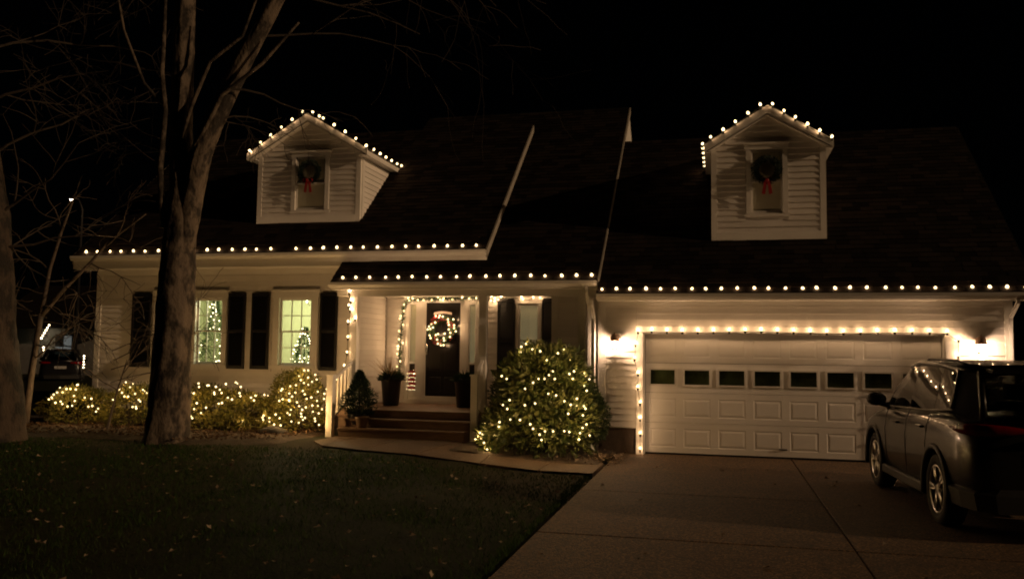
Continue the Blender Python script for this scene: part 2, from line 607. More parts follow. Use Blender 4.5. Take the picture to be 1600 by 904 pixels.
def sheet(mb, x0, x1, z0, z1, y0, y1, openings=()):
    X = sorted({x0, x1, *[o[0] for o in openings], *[o[1] for o in openings]})
    Z = sorted({z0, z1, *[o[2] for o in openings], *[o[3] for o in openings]})
    for i in range(len(X) - 1):
        for j in range(len(Z) - 1):
            cx, cz = (X[i] + X[i + 1]) / 2, (Z[j] + Z[j + 1]) / 2
            if any(o[0] < cx < o[1] and o[2] < cz < o[3] for o in openings):
                continue
            mb.box(X[i], X[i + 1], y0, y1, Z[j], Z[j + 1])

YM, YD, YB = .83, 2.40, 1.20            # main wall, door wall, block beside the garage
# --- main front wall
W_A, W_B, W_C = (-10.50, -9.87), (-9.63, -9.00), (-7.66, -6.93)
WZ = (1.46, 2.83)
ops = [(w[0] - .035, w[1] + .035, WZ[0] - .035, WZ[1] + .035) for w in (W_A, W_B, W_C)]
b = MB()
sheet(b, -12.13, -5.93, .45, 3.50, YM, YM + .12, ops)
wall = b.build("front_wall", SIDING, house)
cas = [(-10.68, -8.86, 1.33, 3.06), (-7.82, -6.75, 1.33, 3.06)]
clap_front(wall, -12.03, -6.02, .52, 3.36, YM, cas)
b = MB()
b.box(-12.15, -12.02, YM - .028, YM + .12, .45, 3.47)
b.build("corner_board", TRIM, house)
b = MB()
b.box(-6.03, -5.905, YM - .028, YM + .1, .45, 3.46)
b.build("corner_board", TRIM, house)
b = MB()
b.box(-12.02, -6.03, YM - .03, YM, 3.35, 3.47)
b.box(-12.02, -6.03, YM - .035, YM, .45, .53)
b.build("frieze_board", TRIM, house)
b = MB()
b.box(-12.1, -5.95, YM + .02, YM + .14, -.3, .45)
b.build("foundation", FOUND, house)
# --- return wall of the porch and the left end wall
b = MB()
b.box(-6.03, -5.93, YM + .12, YD, .45, 3.1)
ret = b.build("porch_side_wall", SIDING, house)
clap_side(ret, YM + .11, YD - .02, .66, 2.96, -5.93)
b = MB()
b.prism([(YM + .12, -.2), (YM + .12, 3.5), (4.4, 6.9), (8.4, 3.5), (8.4, -.2)], 'x', -12.13, -12.03)
b.build("end_wall", SIDING, house)
# --- door wall
b = MB()
sheet(b, -5.93, -.82, .1, 3.0, YD, YD + .12, [(-2.905, -2.395, 1.215, 2.835)])
dwall = b.build("porch_back_wall", SIDING, house)
clap_front(dwall, -5.87, -1.0, .62, 2.96, YD, [(-5.45, -3.70, 0, 3), (-2.98, -2.35, .9, 2.98)])
b = MB()
b.box(-1.90, -.82, YB, YD, .1, 3.0)
bl = b.build("side_block_wall", SIDING, house)
clap_front(bl, -1.80, -1.10, .3, 2.96, YB)
b = MB()
b.box(-1.92, -1.79, YB - .028, YB + .1, .1, 2.96)
b.build("corner_board", TRIM, house)
b = MB()
b.box(-1.10, -.98, YB - .028, YB, .1, 2.96)
b.build("corner_board", TRIM, house)

# --- windows with sashes, muntins and panes
def window(x0, x1, z0, z1, y, cols=3, rows=2, casing=.12, sill=True, backing=None, glass=GLASS, head=.14, cl=None, cr=None, shallow=False):
    b = MB()
    SP = .035 if shallow else .085
    offs = (-.012, .0) if shallow else (.03, .06)
    yb_ = .030 if shallow else .094
    L, R_ = (cl if cl is not None else casing), (cr if cr is not None else casing)
    b.box(x0 - L, x0, y - .045, y, z0 - .02, z1 + .02)
    b.box(x1, x1 + R_, y - .045, y, z0 - .02, z1 + .02)
    b.box(x0 - L - .02, x1 + R_ + .02, y - .05, y, z1 + .02, z1 + .02 + head)
    b.box(x0 - L - .04, x1 + R_ + .04, y - .075, y, z1 + .02 + head, z1 + .05 + head)
    if sill:
        b.box(x0 - L - .03, x1 + R_ + .03, y - SP, y, z0 - .08, z0 - .02)
    for (a, c) in ((x0 - .034, x0), (x1, x1 + .034)):
        b.box(a, c, y + .002, y + .10, z0 - .034, z1 + .034)
    b.box(x0, x1, y + .002, y + .10, z1, z1 + .034)
    b.box(x0, x1, y + .002, y + .10, z0 - .034, z0)
    w = b.build("window", TRIM, house)
    zm = (z0 + z1) / 2
    for k, (za, zb, yo) in enumerate(((zm - .015, z1, offs[0]), (z0, zm + .02, offs[1]))):
        s = MB()
        t = .032
        yy0, yy1 = y + yo, y + yo + .028
        s.box(x0 + .001, x0 + t, yy0, yy1, za, zb)
        s.box(x1 - t, x1 - .001, yy0, yy1, za, zb)
        s.box(x0 + t, x1 - t, yy0, yy1, za, za + t)
        s.box(x0 + t, x1 - t, yy0, yy1, zb - t, zb)
        s.build("sash", TRIM, w)
        gx0, gx1, gz0, gz1 = x0 + t, x1 - t, za + t, zb - t
        if cols > 1:
            mu = MB()
            for i in range(1, cols):
                xx = gx0 + (gx1 - gx0) * i / cols
                mu.box(xx - .008, xx + .008, yy0 + .002, yy1 - .002, gz0, gz1)
            for j in range(1, rows):
                zz = gz0 + (gz1 - gz0) * j / rows
                mu.box(gx0, gx1, yy0 + .004, yy1 - .004, zz - .008, zz + .008)
            mu.build("muntin", TRIM, w)
        for i in range(cols):
            for j in range(rows):
                p = MB()
                p.box(gx0 + (gx1 - gx0) * i / cols, gx0 + (gx1 - gx0) * (i + 1) / cols, yy0 + .011, yy0 + .015, gz0 + (gz1 - gz0) * j / rows, gz0 + (gz1 - gz0) * (j + 1) / rows)
                p.build("pane", glass, w)
    if backing:
        p = MB()
        p.box(x0 + .002, x1 - .002, y + yb_, y + yb_ + .004, z0, z1)
        p.build("blind", backing, w)
    return w

window(*W_A, *WZ, YM, cl=.16, cr=.10)
window(*W_B, *WZ, YM, cl=.10, cr=.12)
window(*W_C, *WZ, YM, cl=.14, cr=.16)

def shutter(x0, x1, z0, z1, y):
    b = MB()
    st = .045
    b.box(x0, x0 + st, y - .045, y, z0, z1)
    b.box(x1 - st, x1, y - .045, y, z0, z1)
    zm = (z0 + z1) / 2
    for za, zb in ((z0, z0 + .07), (zm - .035, zm + .035), (z1 - .07, z1)):
        b.box(x0 + st, x1 - st, y - .044, y, za, zb)
    z = z0 + .08
    while z < z1 - .1:
        if abs(z - zm) > .06:
            b.hexa([(x0 + st, y - .038, z), (x1 - st, y - .038, z), (x1 - st, y - .032, z - .002), (x0 + st, y - .032, z - .002), (x0 + st, y - .012, z + .034), (x1 - st, y - .012, z + .034), (x1 - st, y - .006, z + .032), (x0 + st, y - .006, z + .032)])
        z += .036
    b.box(x0 + st, x1 - st, y - .005, y, z0 + .07, z1 - .07)
    return b.build("shutter", BLACK, house)
for a, c in ((-11.20, -10.73), (-8.84, -8.44), (-8.29, -7.88), (-6.72, -6.33)):
    shutter(a, c, 1.35, 2.95, YM - .022)
# window beside the door with a drawn blind, its shutters
window(-2.87, -2.43, 1.25, 2.80, YD, cols=1, rows=1, casing=.06, head=.08, backing=CURTAIN, shallow=True)
shutter(-3.33, -2.95, 1.10, 2.93, YD - .022)
shutter(-2.35, -1.97, 1.10, 2.93, YD - .022)

# --- room behind the lit windows
b = MB()
b.box(-12.0, -6.05, 4.6, 4.7, .7, 3.3)
b.box(-12.02, -11.96, YM + .13, 4.6, .7, 3.3)
b.box(-6.09, -6.05, YM + .13, 4.6, .7, 3.3)
b.box(-12.0, -6.05, YM + .13, 4.7, 3.3, 3.36)
b.build("interior_wall", ROOMWALL, house)
b = MB()
b.box(-12.0, -6.05, YM + .13, 4.7, .66, .72)
b.build("interior_floor", ROOMFLOOR, house)

# --- front door with casing and sidelights
b = MB()
for a, c in ((-5.43, -5.35), (-5.16, -5.00), (-4.12, -3.98), (-3.80, -3.72)):
    b.box(a, c, YD - .06, YD, .64, 2.90)
b.box(-5.48, -3.67, YD - .07, YD, 2.90, 3.0)
b.box(-5.35, -5.16, YD - .045, YD, .64, 1.05)
b.box(-3.98, -3.80, YD - .045, YD, .64, 1.05)
b.box(-5.00, -4.12, YD - .05, YD, 2.84, 2.90)
b.box(-5.00, -4.955, YD - .052, YD, .80, 2.84)
b.box(-4.165, -4.12, YD - .052, YD, .80, 2.84)
b.box(-5.43, -3.72, YD - .12, YD, .64, .72)
b.box(-5.00, -4.12, YD - .10, YD, .72, .80)
b.build("door_casing", TRIM, house)
b = MB()
b.box(-4.955, -4.165, YD - .02, YD + .03, .80, 2.84)
door = b.build("front_door", DOORBLACK, house)
for (a, c, za, zb) in ((-4.87, -4.60, 2.28, 2.70), (-4.52, -4.25, 2.28, 2.70), (-4.87, -4.60, 1.35, 2.15), (-4.52, -4.25, 1.35, 2.15), (-4.87, -4.60, .90, 1.22), (-4.52, -4.25, .90, 1.22)):
    p = MB()
    p.cbox(a, c, YD - .034, YD - .018, za, zb, .012)
    p.build("door_panel", DOORBLACK, door)
p = MB()
p.cbox(-4.945, -4.915, YD - .05, YD - .02, 1.70, 1.95, .006)
p.tube([(-4.93, YD - .05, 1.86), (-4.93, YD - .09, 1.84), (-4.93, YD - .09, 1.76), (-4.93, YD - .05, 1.74)], .009, 6)
p.build("door_handle", CHROME, door)
for (a, c) in ((-5.35, -5.16), (-3.98, -3.80)):
    s = MB()
    s.box(a, a + .03, YD - .05, YD - .012, 1.05, 2.84)
    s.box(c - .03, c, YD - .05, YD - .012, 1.05, 2.84)
    s.box(a, c, YD - .051, YD - .012, 1.50, 1.54)
    s.box(a, c, YD - .051, YD - .012, 2.80, 2.90)
    sl = s.build("sidelight", TRIM, house)
    for za, zb in ((1.05, 1.50), (1.54, 2.80)):
        p = MB()
        p.box(a + .03, c - .03, YD - .034, YD - .030, za, zb)
        p.build("pane", GLASS, sl)
        p = MB()
        p.box(a + .03, c - .03, YD - .012, YD - .006, za, zb)
        p.build("curtain", CURTAIN if za > 1.2 else M("sidelight_dark", (.06, .045, .03), .6), sl)

# --- porch: floor, ceiling, beam, posts, steps, railings
b = MB()
b.cbox(-5.92, -2.93, -.02, YD - .01, .50, .64, .01)
b.box(-5.90, -2.95, .04, YD - .05, .10, .50)
b.build("porch_floor", STEPM, house)
for (ya, yb, zt) in ((-.64, -.30, .335), (-.34, -.02, .49)):
    s = MB()
    s.cbox(-5.60, -3.13, ya - .025, yb, zt - .045, zt, .008)
    s.box(-5.58, -3.15, ya, yb, .12, zt - .045)
    s.build("step", STEPM, house)
b = MB()
b.box(-6.0, -.85, .12, YD, 2.96, 3.0)
b.build("porch_ceiling", TRIM, house)
b = MB()
b.box(-6.02, -.84, .09, .27, 2.83, 3.07)
b.box(-6.04, -.83, .07, .29, 2.985, 3.03)
b.build("porch_beam", TRIM, house)
for px in (-5.67, -3.04):
    s = MB()
    s.box(px - .07, px + .07, .11, .25, .64, 2.83)
    s.box(px - .09, px + .09, .09, .27, .64, .80)
    s.box(px - .088, px + .088, .092, .268, 2.74, 2.828)
    s.build("porch_post", TRIM, house)
s = MB()
s.box(-1.22, -1.08, .11, .25, .1, 2.83)
s.build("porch_post", TRIM, house)
for nx_, px, zt in ((-5.82, -5.69, 1.31), (-3.00, -3.04, 1.36)):
    s = MB()
    s.box(nx_ - .06, nx_ + .06, -.56, -.44, .12, zt - .03)
    s.box(nx_ - .075, nx_ + .075, -.575, -.425, zt - .03, zt)
    rail = s.build("railing", TRIM, house)
    z0, z1 = zt - .14, zt + .22
    for dz, t in ((0, .045), (-.70, .04)):
        h = MB()
        h.hexa([(nx_ - .03, -.45, z0 + dz), (nx_ + .03, -.45, z0 + dz), (px + .03, .12, z1 + dz), (px - .03, .12, z1 + dz), (nx_ - .03, -.45, z0 + dz + t), (nx_ + .03, -.45, z0 + dz + t), (px + .03, .12, z1 + dz + t), (px - .03, .12, z1 + dz + t)])
        h.build("handrail" if dz == 0 else "bottom_rail", TRIM, rail)
    for i in range(5):
        t = (i + .6) / 5.2
        x, y, z = nx_ + (px - nx_) * t, -.45 + .57 * t, z0 + (z1 - z0) * t
        q = MB()
        q.box(x - .018, x + .018, y - .018, y + .018, z - .68, z + .005)
        q.build("baluster", TRIM, rail)

# --- garage walls
GX0, GX1 = -.82, 5.956
OP = (-.02, 4.95, .45, 2.16)
b = MB()
sheet(b, GX0, GX1, .45, 2.80, 0, .14, [OP])
b.box(GX0, GX0 + .1, .14, 8.2, -.1, 2.80)
gw = b.build("garage_wall", SIDING, house)
b = MB()
b.box(GX1 - .1, GX1, .14, 8.2, -.1, 2.8)
b.prism([(.0, 2.8), (4.16, 6.35), (8.3, 2.8)], 'x', GX1 - .1, GX1 - .002)
b.build("end_wall", SIDING, house)
clap_front(gw, GX0 + .13, -.14, .47, 2.66, 0)
clap_front(gw, -.14, 5.07, 2.265, 2.66, 0)
clap_front(gw, 5.07, GX1 - .11, .47, 2.66, 0)
b = MB()
b.box(GX0 + .01, -.04, .012, .15, -.2, .45)
b.build("foundation", FOUND, house)
b = MB()
b.box(4.97, GX1 - .01, .012, .15, -.2, .45)
b.build("foundation", FOUND, house)
b = MB()
b.box(GX0 - .005, GX0 + .13, -.03, .1, .45, 2.72)
b.build("corner_board", TRIM, house)
b = MB()
b.box(GX1 - .12, GX1 + .005, -.03, .1, .45, 2.72)
b.build("corner_board", TRIM, house)
b = MB()
b.box(GX0 + .13, GX1 - .12, -.034, 0, 2.64, 2.76)
b.build("frieze_board", TRIM, house)
b = MB()
b.box(-.14, -.02, -.032, .0, 0, 2.16)
b.box(4.95, 5.07, -.032, .0, 0, 2.16)
b.box(-.16, 5.09, -.036, .0, 2.16, 2.27)
b.box(-.02, .0, .0, .26, 0, 2.16)
b.box(4.93, 4.95, .0, .26, 0, 2.16)
b.box(.0, 4.93, .0, .26, 2.135, 2.16)
b.build("garage_door_frame", TRIM, house)
# --- garage door: four sections, raised panels, a row of windows
DY = .16
s = MB()
s.box(.01, 4.92, DY + .06, DY + .10, .02, 2.14)
gd = s.build("garage_door", BACKINGM, house)
PW = .602
p = MB()
p.hexa([(-.235, 0, -.165), (.235, 0, -.165), (.235, .012, -.165), (-.235, .012, -.165), (-.235, 0, .165), (.235, 0, .165), (.235, .012, .165), (-.235, .012, .165)])
b = MB()
def raised(w, h):
    mb = MB()
    o, i1, i2 = (w, h), (w - .016, h - .016), (w - .055, h - .055)
    def ring(q, y):
        return [(-q[0], y, -q[1]), (q[0], y, -q[1]), (q[0], y, q[1]), (-q[0], y, q[1])]
    vs = ring(o, 0) + ring(i1, .005) + ring(i2, -.001)
    fs = []
    for k in range(2):
        for a in range(4):
            fs.append((k * 4 + a, k * 4 + (a + 1) % 4, k * 4 + 4 + (a + 1) % 4, k * 4 + 4 + a))
    fs.append((8, 9, 10, 11))
    return mb.add(vs, fs)
PANEL = raised(.235, .165).mesh("raised_panel", DOORPAINT)
H4 = .530
for r in range(4):
    z0 = .025 + r * (H4 + .001)
    holes = []
    for c in range(8):
        cx = .295 + c * PW + .02
        if r == 2:
            holes.append((cx - .214, cx + .214, z0 + .150, z0 + .405))
        else:
            holes.append((cx - .235, cx + .235, z0 + .10, z0 + .43))
    s = MB()
    sheet(s, .012, 4.918, z0 + .003, z0 + H4 - .003, DY, DY + .04, holes)
    s.build("door_section", DOORPAINT, gd)
    for h in holes:
        cx, cz = (h[0] + h[1]) / 2, (h[2] + h[3]) / 2
        if r == 2:
            f = MB()
            for (a, c_, za, zb) in ((h[0] - .03, h[0], h[2] - .03, h[3] + .03), (h[1], h[1] + .03, h[2] - .03, h[3] + .03), (h[0], h[1], h[2] - .03, h[2]), (h[0], h[1], h[3], h[3] + .03)):
                f.box(a, c_, DY - .014, DY + .012, za, zb)
            f.build("window_trim", TRIM, gd)
            q = MB()
            q.box(h[0], h[1], DY + .012, DY + .018, h[2], h[3])
            q.build("pane", DARKGLASS, gd)
        else:
            inst("raised_panel", PANEL, gd, (cx, DY, cz))
s = MB()
s.box(.012, 4.918, DY + .004, DY + .036, .002, .026)
s.build("bottom_seal", RUBBER, gd)
s = MB()
s.cbox(2.30, 2.44, DY - .03, DY - .002, .145, .165, .004)
s.build("lift_handle", BLACK, gd)

# --- roofs
def roof_plane(name, x0, x1, y0, z0, slope, yr, thick=.10, ex=None, seed=1):
    """slab with its own shingle courses; front eave at y0,z0, ridge at yr"""
    zr = z0 + slope * (yr - y0)
    b = MB()
    b.prism([(y0, z0 - thick), (y0, z0), (yr, zr), (yr, zr - thick)], 'x', x0, x1)
    b.prism([(yr, zr - thick), (yr, zr), (2 * yr - y0, z0), (2 * yr - y0, z0 - thick)], 'x', x0, x1)
    roof = b.build(name, SHINGLE, house)
    R = random.Random(seed)
    L = math.hypot(yr - y0, zr - z0)
    dy, dz = (yr - y0) / L, (zr - z0) / L
    ny, nz_ = -dz, dy
    mb = MB()
    d = -.03
    k = 0
    EX = .145
    while d < L - .02:
        x = x0 + R.uniform(-.3, 0)
        while x < x1:
            w = R.uniform(.22, .34)
            a, c = max(x, x0), min(x + w - .006, x1)
            if c - a > .03:
                t = R.uniform(.010, .019)
                e = R.uniform(-.008, .008)
                def P(s, h):
                    return (y0 + dy * s + ny * h, z0 + dz * s + nz_ * h)
                p0, p1 = P(d + e, t), P(d + EX + .03, .004)
                p2 = P(d + e, .0005)
                vs = [(a, *p2), (c, *p2), (c, *p0), (a, *p0), (c, *p1), (a, *p1)]
                mb.add(vs, [(0, 1, 2, 3), (3, 2, 4, 5)])
            x += w
        d += EX
        k += 1
    sh = mb.build("shingles", TAB, roof)
    sh["kind"] = "stuff"
    return roof

SL = .85
roof_plane("main_roof", -12.45, -3.08, .40, 3.77, SL, 4.55, seed=3)
roof_plane("porch_roof", -6.08, -.83, -.10, 3.11, SL, 5.50, seed=4)
roof_plane("garage_roof", -.82, 6.25, -.34, 2.85, SL, 4.16, seed=5)
# rake boards and the white gable edge of the middle roof
def rake(x0, x1, y0, z0, yr, h, name="rake_board", mat=RAKE_SHADED, off=0.0):
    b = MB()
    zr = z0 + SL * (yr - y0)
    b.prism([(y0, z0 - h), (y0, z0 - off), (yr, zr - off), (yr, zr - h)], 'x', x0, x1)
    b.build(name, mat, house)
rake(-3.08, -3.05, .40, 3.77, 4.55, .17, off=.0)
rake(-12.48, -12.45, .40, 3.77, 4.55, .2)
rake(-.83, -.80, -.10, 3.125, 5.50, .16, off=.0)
rake(6.25, 6.28, -.34, 2.85, 4.16, .2, mat=SHINGLE)
b = MB()
b.prism([(.3, 3.0), (5.50, 7.72), (10.6, 3.2)], 'x', -.90, -.835)
b.build("gable_wall", TRIM, house)
# fascia, soffit and gutters
def eave(x0, x1, y0, z0, drop, ywall, gut=True):
    b = MB()
    b.box(x0, x1, y0 + .0, y0 + .03, z0 - drop, z0 - .10)
    b.build("fascia", TRIM, house)
    s = MB()
    s.box(x0 + .002, x1 - .002, y0 + .03, ywall, z0 - drop, z0 - drop + .02)
    s.build("soffit", TRIM, house)
    if gut:
        g = MB()
        prof = [(y0 - .002, z0 - .03), (y0 - .012, z0 - .03), (y0 - .012, z0 - .115), (y0 - .075, z0 - .115), (y0 - .105, z0 - .07), (y0 - .105, z0 - .028), (y0 - .118, z0 - .028), (y0 - .118, z0 - .078), (y0 - .080, z0 - .128), (y0 - .002, z0 - .128)]
        g.prism(prof[::-1], 'x', x0, x1)
        g.build("gutter", METAL, house)
eave(-12.45, -3.06, .40, 3.77, .30, YM)
eave(-6.08, -.84, -.10, 3.11, .16, .12)
eave(-.81, 6.25, -.34, 2.85, .14, .0)
b = MB()
b.box(-3.10, -3.07, .43, 1.2, 3.47, 3.8)
b.prism([(.03 - .1, 2.97), (-.09, 3.05), (.35, 3.42), (.8, 3.42), (.8, 2.97)], 'x', -6.07, -6.03)
b.build("eave_return", TRIM, house)

def downspout(pts):
    b = MB()
    b.tube(pts, .038, 4)
    o = b.build("downspout", METAL, house)
downspout([(-.90, -.40, 2.74), (-.90, -.40, 2.64), (-.90, -.09, 2.42), (-.90, -.07, 2.3), (-.90, -.07, .2), (-.90, -.25, .08)])
downspout([(-1.02, -.16, 3.0), (-1.02, -.16, 2.88), (-1.0, -.02, 2.60), (-.99, .02, 2.4), (-.99, .04, .2)])
downspout([(5.93, -.40, 2.74), (5.93, -.40, 2.66), (5.91, -.09, 2.44), (5.91, -.07, 2.3), (5.91, -.07, .2), (5.91, -.25, .08)])

# --- dormers
def dormer(x0, x1, zb, ze, zp, yf, yfront, xt0, xt1, zt, roofy, win, side=False):
    cx = (x0 + x1) / 2
    yb = roofy(ze) + .3
    b = MB()
    sheet(b, x0, x1, zb, ze, yf, yf + .1, [(win[0] - .035, win[1] + .035, win[2] - .035, win[3] + .035)])
    b.prism([(x0, ze), (x1, ze), (cx, ze + (zp - ze) * .93)], 'y', yf, yf + .1)
    b.box(x0, x0 + .06, yf + .1, yb, zb, ze)
    b.box(x1 - .06, x1, yf + .1, yb, zb, ze)
    d = b.build("dormer", SIDING, house)
    def lim(z):
        t = max(0, (z - ze) / (zp - ze))
        return (x0 + (cx - x0) * t, x1 + (cx - x1) * t)
    wx0, wx1, wz0, wz1 = win
    clap_front(d, x0 + .10, x1 - .10, zb + .14, zp - .12, yf, [(wx0 - .10, wx1 + .10, wz0 - .09, wz1 + .16)], lim)
    b = MB()
    b.box(x0 - .004, x0 + .10, yf - .028, yf + .05, zb, ze + .02)
    b.box(x1 - .10, x1 + .004, yf - .028, yf + .05, zb, ze + .02)
    b.box(x0 + .10, x1 - .10, yf - .03, yf, zb, zb + .15)
    b.build("corner_board", TRIM, d)
    if side:
        b = MB()
        b.box(x1, x1 + .025, yf + .05, yf + .15, zb, ze)
        b.build("corner_board", TRIM, d)
        clap_side(d, yf + .15, yb, zb, ze - .06, x1)
    # roof: two slopes, rake boards, side fascia
    for sx, xt in ((-1, xt0), (1, xt1)):
        slope = (zp - zt) / abs(cx - xt)
        r = MB()
        yb2 = roofy(zp) + .05
        r.prism([(xt, zt), (cx, zp), (cx, zp - .07), (xt, zt - .05)] if sx < 0 else [(cx, zp), (xt, zt), (xt, zt - .05), (cx, zp - .07)], 'y', yfront, yb2)
        r.build("dormer_roof", SHINGLE, d)
        r = MB()
        q = [(xt, zt - .012), (cx, zp - .012), (cx, zp - .16), (xt, zt - .15)]
        r.prism(q if sx < 0 else q[::-1], 'y', yfront - .022, yfront)
        r.build("rake_board", TRIM, d)
        r = MB()
        q = [(xt + sx * -.03, zt - .15), (cx, zp - .18), (cx, zp - .20), (xt + sx * -.03, zt - .17)]
        r.prism(q, 'y', yfront, yf)
        r.build("soffit", TRIM, d)
        r = MB()
        r.box(min(xt, xt - sx * .03), max(xt, xt - sx * .03), yfront, roofy(zt) + .25, zt - .15, zt - .052)
        r.box(min(xt - sx * .03, x0 if sx < 0 else x1), max(xt - sx * .03, x0 if sx < 0 else x1), yfront, roofy(zt) + .25, zt - .15, zt - .13)
        r.build("fascia", TRIM, d)
    return d

dL = dormer(-8.53, -6.11, 4.50, 5.98, 6.88, 1.28, 1.13, -8.74, -5.91, 6.05, lambda z: .40 + (z - 3.77) / SL, (-7.62, -6.92, 4.80, 5.92), True)
dR = dormer(1.18, 3.22, 3.90, 5.64, 6.42, .91, .78, 1.05, 3.35, 5.72, lambda z: -.34 + (z - 2.85) / SL, (1.90, 2.46, 4.42, 5.58), False)
window(-7.62, -6.92, 4.80, 5.92, 1.28, cols=1, rows=1, casing=.09, backing=BLIND, head=.10, shallow=True)
window(1.90, 2.46, 4.42, 5.58, .91, cols=1, rows=1, casing=.09, backing=BLIND, head=.10, shallow=True)

# ------------------------------------------------------------------ bulbs and light strings
def bulb_mesh(name, r, h, mat, n=8):
    b = MB()
    b.lathe([(r * .45, -h * .5), (r * .9, -h * .28), (r, 0), (r * .82, h * .25), (r * .35, h * .5)], n)
    return b.mesh(name, mat, True)
C9 = bulb_mesh("bulb", .026, .058, BULB_ROOF)
b = MB()
bm = bmesh.new()
bmesh.ops.create_icosphere(bm, subdivisions=1, radius=.0155)
bm.verts.index_update()
b.add([v.co for v in bm.verts], [[v.index for v in f.verts] for f in bm.faces])
bm.free()
MINI = b.mesh("bulb", BULB_MINI, True)
def recol(me, mat):
    m2 = me.copy()
    m2.materials[0] = mat
    return m2
MINI_TREE = recol(MINI, BULB_TREE)
MINI_FAR = recol(MINI, FARGLOW)

def light_string(label, pts, me=C9, group="strings of warm white holiday lights", wire=True, sag=.02, sock=True, drop=.045, scale=1.0, data=None):
    t = empty("light_string", pts[0])
    tag(t, label, "holiday lights", group)
    w = MB()
    path = []
    for i, p in enumerate(pts):
        p = Vector(p)
        path.append(p + Vector((0, 0, -drop)))
        if i + 1 < len(pts):
            q = Vector(pts[i + 1])
            if (q - p).length < 1.2:
                path.append((p + q) / 2 + Vector((0, 0, -drop - sag)))
        if sock:
            w.lathe([(.017, -.035), (.019, 0), (.017, .014)], 6, tuple(p + Vector((0, 0, -drop))))
    if wire and len(path) > 1:
        w.tube(path, .006, 4)
    if w.v:
        w.build("wire", WIRE, t)
    for p in pts:
        k = scale * rnd.uniform(.85, 1.12)
        o = inst("bulb", me, t, p, (rnd.uniform(-.5, .5), rnd.uniform(-.5, .5), rnd.uniform(0, 6)), (k, k, k))
        dat = data or {C9.name: LAMP_ROOF, MINI.name: LAMP_MINI}.get(me.name)
        if dat:
            lamp(o, dat)
    return t

def eave_row(x0, n, step, y, z, skip=()):
    return [(x0 + step * i + rnd.uniform(-.022, .022), y + rnd.uniform(-.008, .008), z + rnd.uniform(-.008, .008)) for i in range(n) if i not in skip]

light_string("long row of warm bulbs along the gutter above the two lit windows", eave_row(-12.16, 31, .2962, .44, 3.845, (16,)))
light_string("row of warm bulbs along the gutter of the porch roof", eave_row(-5.84, 18, .2885, -.05, 3.19))
light_string("row of warm bulbs along the gutter above the garage door", eave_row(-.74, 27, .2618, -.29, 2.915))
# around the garage door
pts = [(-.06, -.115, .12), (-.06, -.115, .39), (-.06, -.115, .66), (-.06, -.115, .93), (-.10, -.11, 1.20), (-.10, -.11, 1.45), (-.16, -.10, 1.71), (-.145, -.10, 1.97), (-.10, -.11, 2.20)]
pts += [(.14 + .2674 * i, -.115, 2.215 - .02 * math.sin(i * .7) * .5) for i in range(19)]
pts += [(5.13, -.075, 2.10), (5.12, -.07, 1.83), (5.12, -.07, 1.57), (5.12, -.07, 1.30), (5.12, -.07, 1.03), (5.12, -.07, .76), (5.12, -.07, .49), (5.12, -.07, .2)]
light_string("warm bulbs outlining the white frame of the garage door", pts, sag=.012, scale=.85, data=LAMP_TRIM)
# dormers
pl = [(-8.66, 1.08, 6.10), (-8.40, 1.08, 6.27), (-8.16, 1.08, 6.42), (-7.91, 1.08, 6.58), (-7.66, 1.08, 6.74), (-7.42, 1.08, 6.90), (-7.18, 1.08, 6.88), (-7.02, 1.08, 6.78), (-6.93, 1.08, 6.73), (-6.67, 1.08, 6.57), (-6.41, 1.08, 6.41), (-6.16, 1.08, 6.25), (-5.93, 1.10, 6.09), (-5.90, 1.45, 6.09), (-5.90, 1.80, 6.08), (-5.90, 2.14, 6.08), (-5.90, 2.48, 6.08), (-5.90, 2.82, 6.08), (-5.90, 3.10, 6.09)]
light_string("warm bulbs along the gable and right eave of the dormer over the two lit windows", pl, sag=.01)
pr = [(1.02, 2.9, 5.78), (1.02, 2.48, 5.77), (1.02, 2.06, 5.76), (1.02, 1.64, 5.76), (1.02, 1.22, 5.76), (1.02, .80, 5.74), (1.17, .74, 5.85), (1.40, .74, 5.98), (1.62, .74, 6.12), (1.85, .74, 6.27), (2.07, .74, 6.42), (2.29, .74, 6.42), (2.49, .74, 6.28), (2.69, .74, 6.15), (2.90, .74, 6.01), (3.11, .74, 5.88), (3.32, .76, 5.76), (3.36, 1.15, 5.76), (3.37, 1.55, 5.76), (3.37, 2.0, 5.76)]
light_string("warm bulbs along the gable of the dormer over the garage", pr, sag=.01)
# porch post, spiralled down and onto the rail
pp = [(-5.76, .08, 2.94), (-5.71, .06, 2.76), (-5.77, .09, 2.66), (-5.72, .06, 2.58), (-5.62, .07, 2.41), (-5.77, .08, 2.34), (-5.77, .09, 2.04), (-5.78, .09, 1.74), (-5.79, .0, 1.48), (-5.84, -.2, 1.22), (-5.74, .08, 2.2), (-5.76, .07, 1.9)]
light_string("warm bulbs wound down the porch post left of the steps", pp[:8] + pp[8:10], sag=.03, scale=.85, data=LAMP_TRIM)
light_string("short string of small lights over the window beside the front door", [(-3.46, 2.27, 2.96), (-3.38, 2.26, 2.92), (-3.46, 2.26, 2.87), (-3.38, 2.26, 2.86), (-3.30, 2.27, 2.90), (-3.24, 2.27, 2.95), (-2.79, 2.27, 2.95), (-2.76, 2.27, 2.90), (-2.53, 2.27, 2.94), (-2.39, 2.27, 2.94)], MINI, sock=False, drop=.01, scale=1.35, data=LAMP_PORCH)

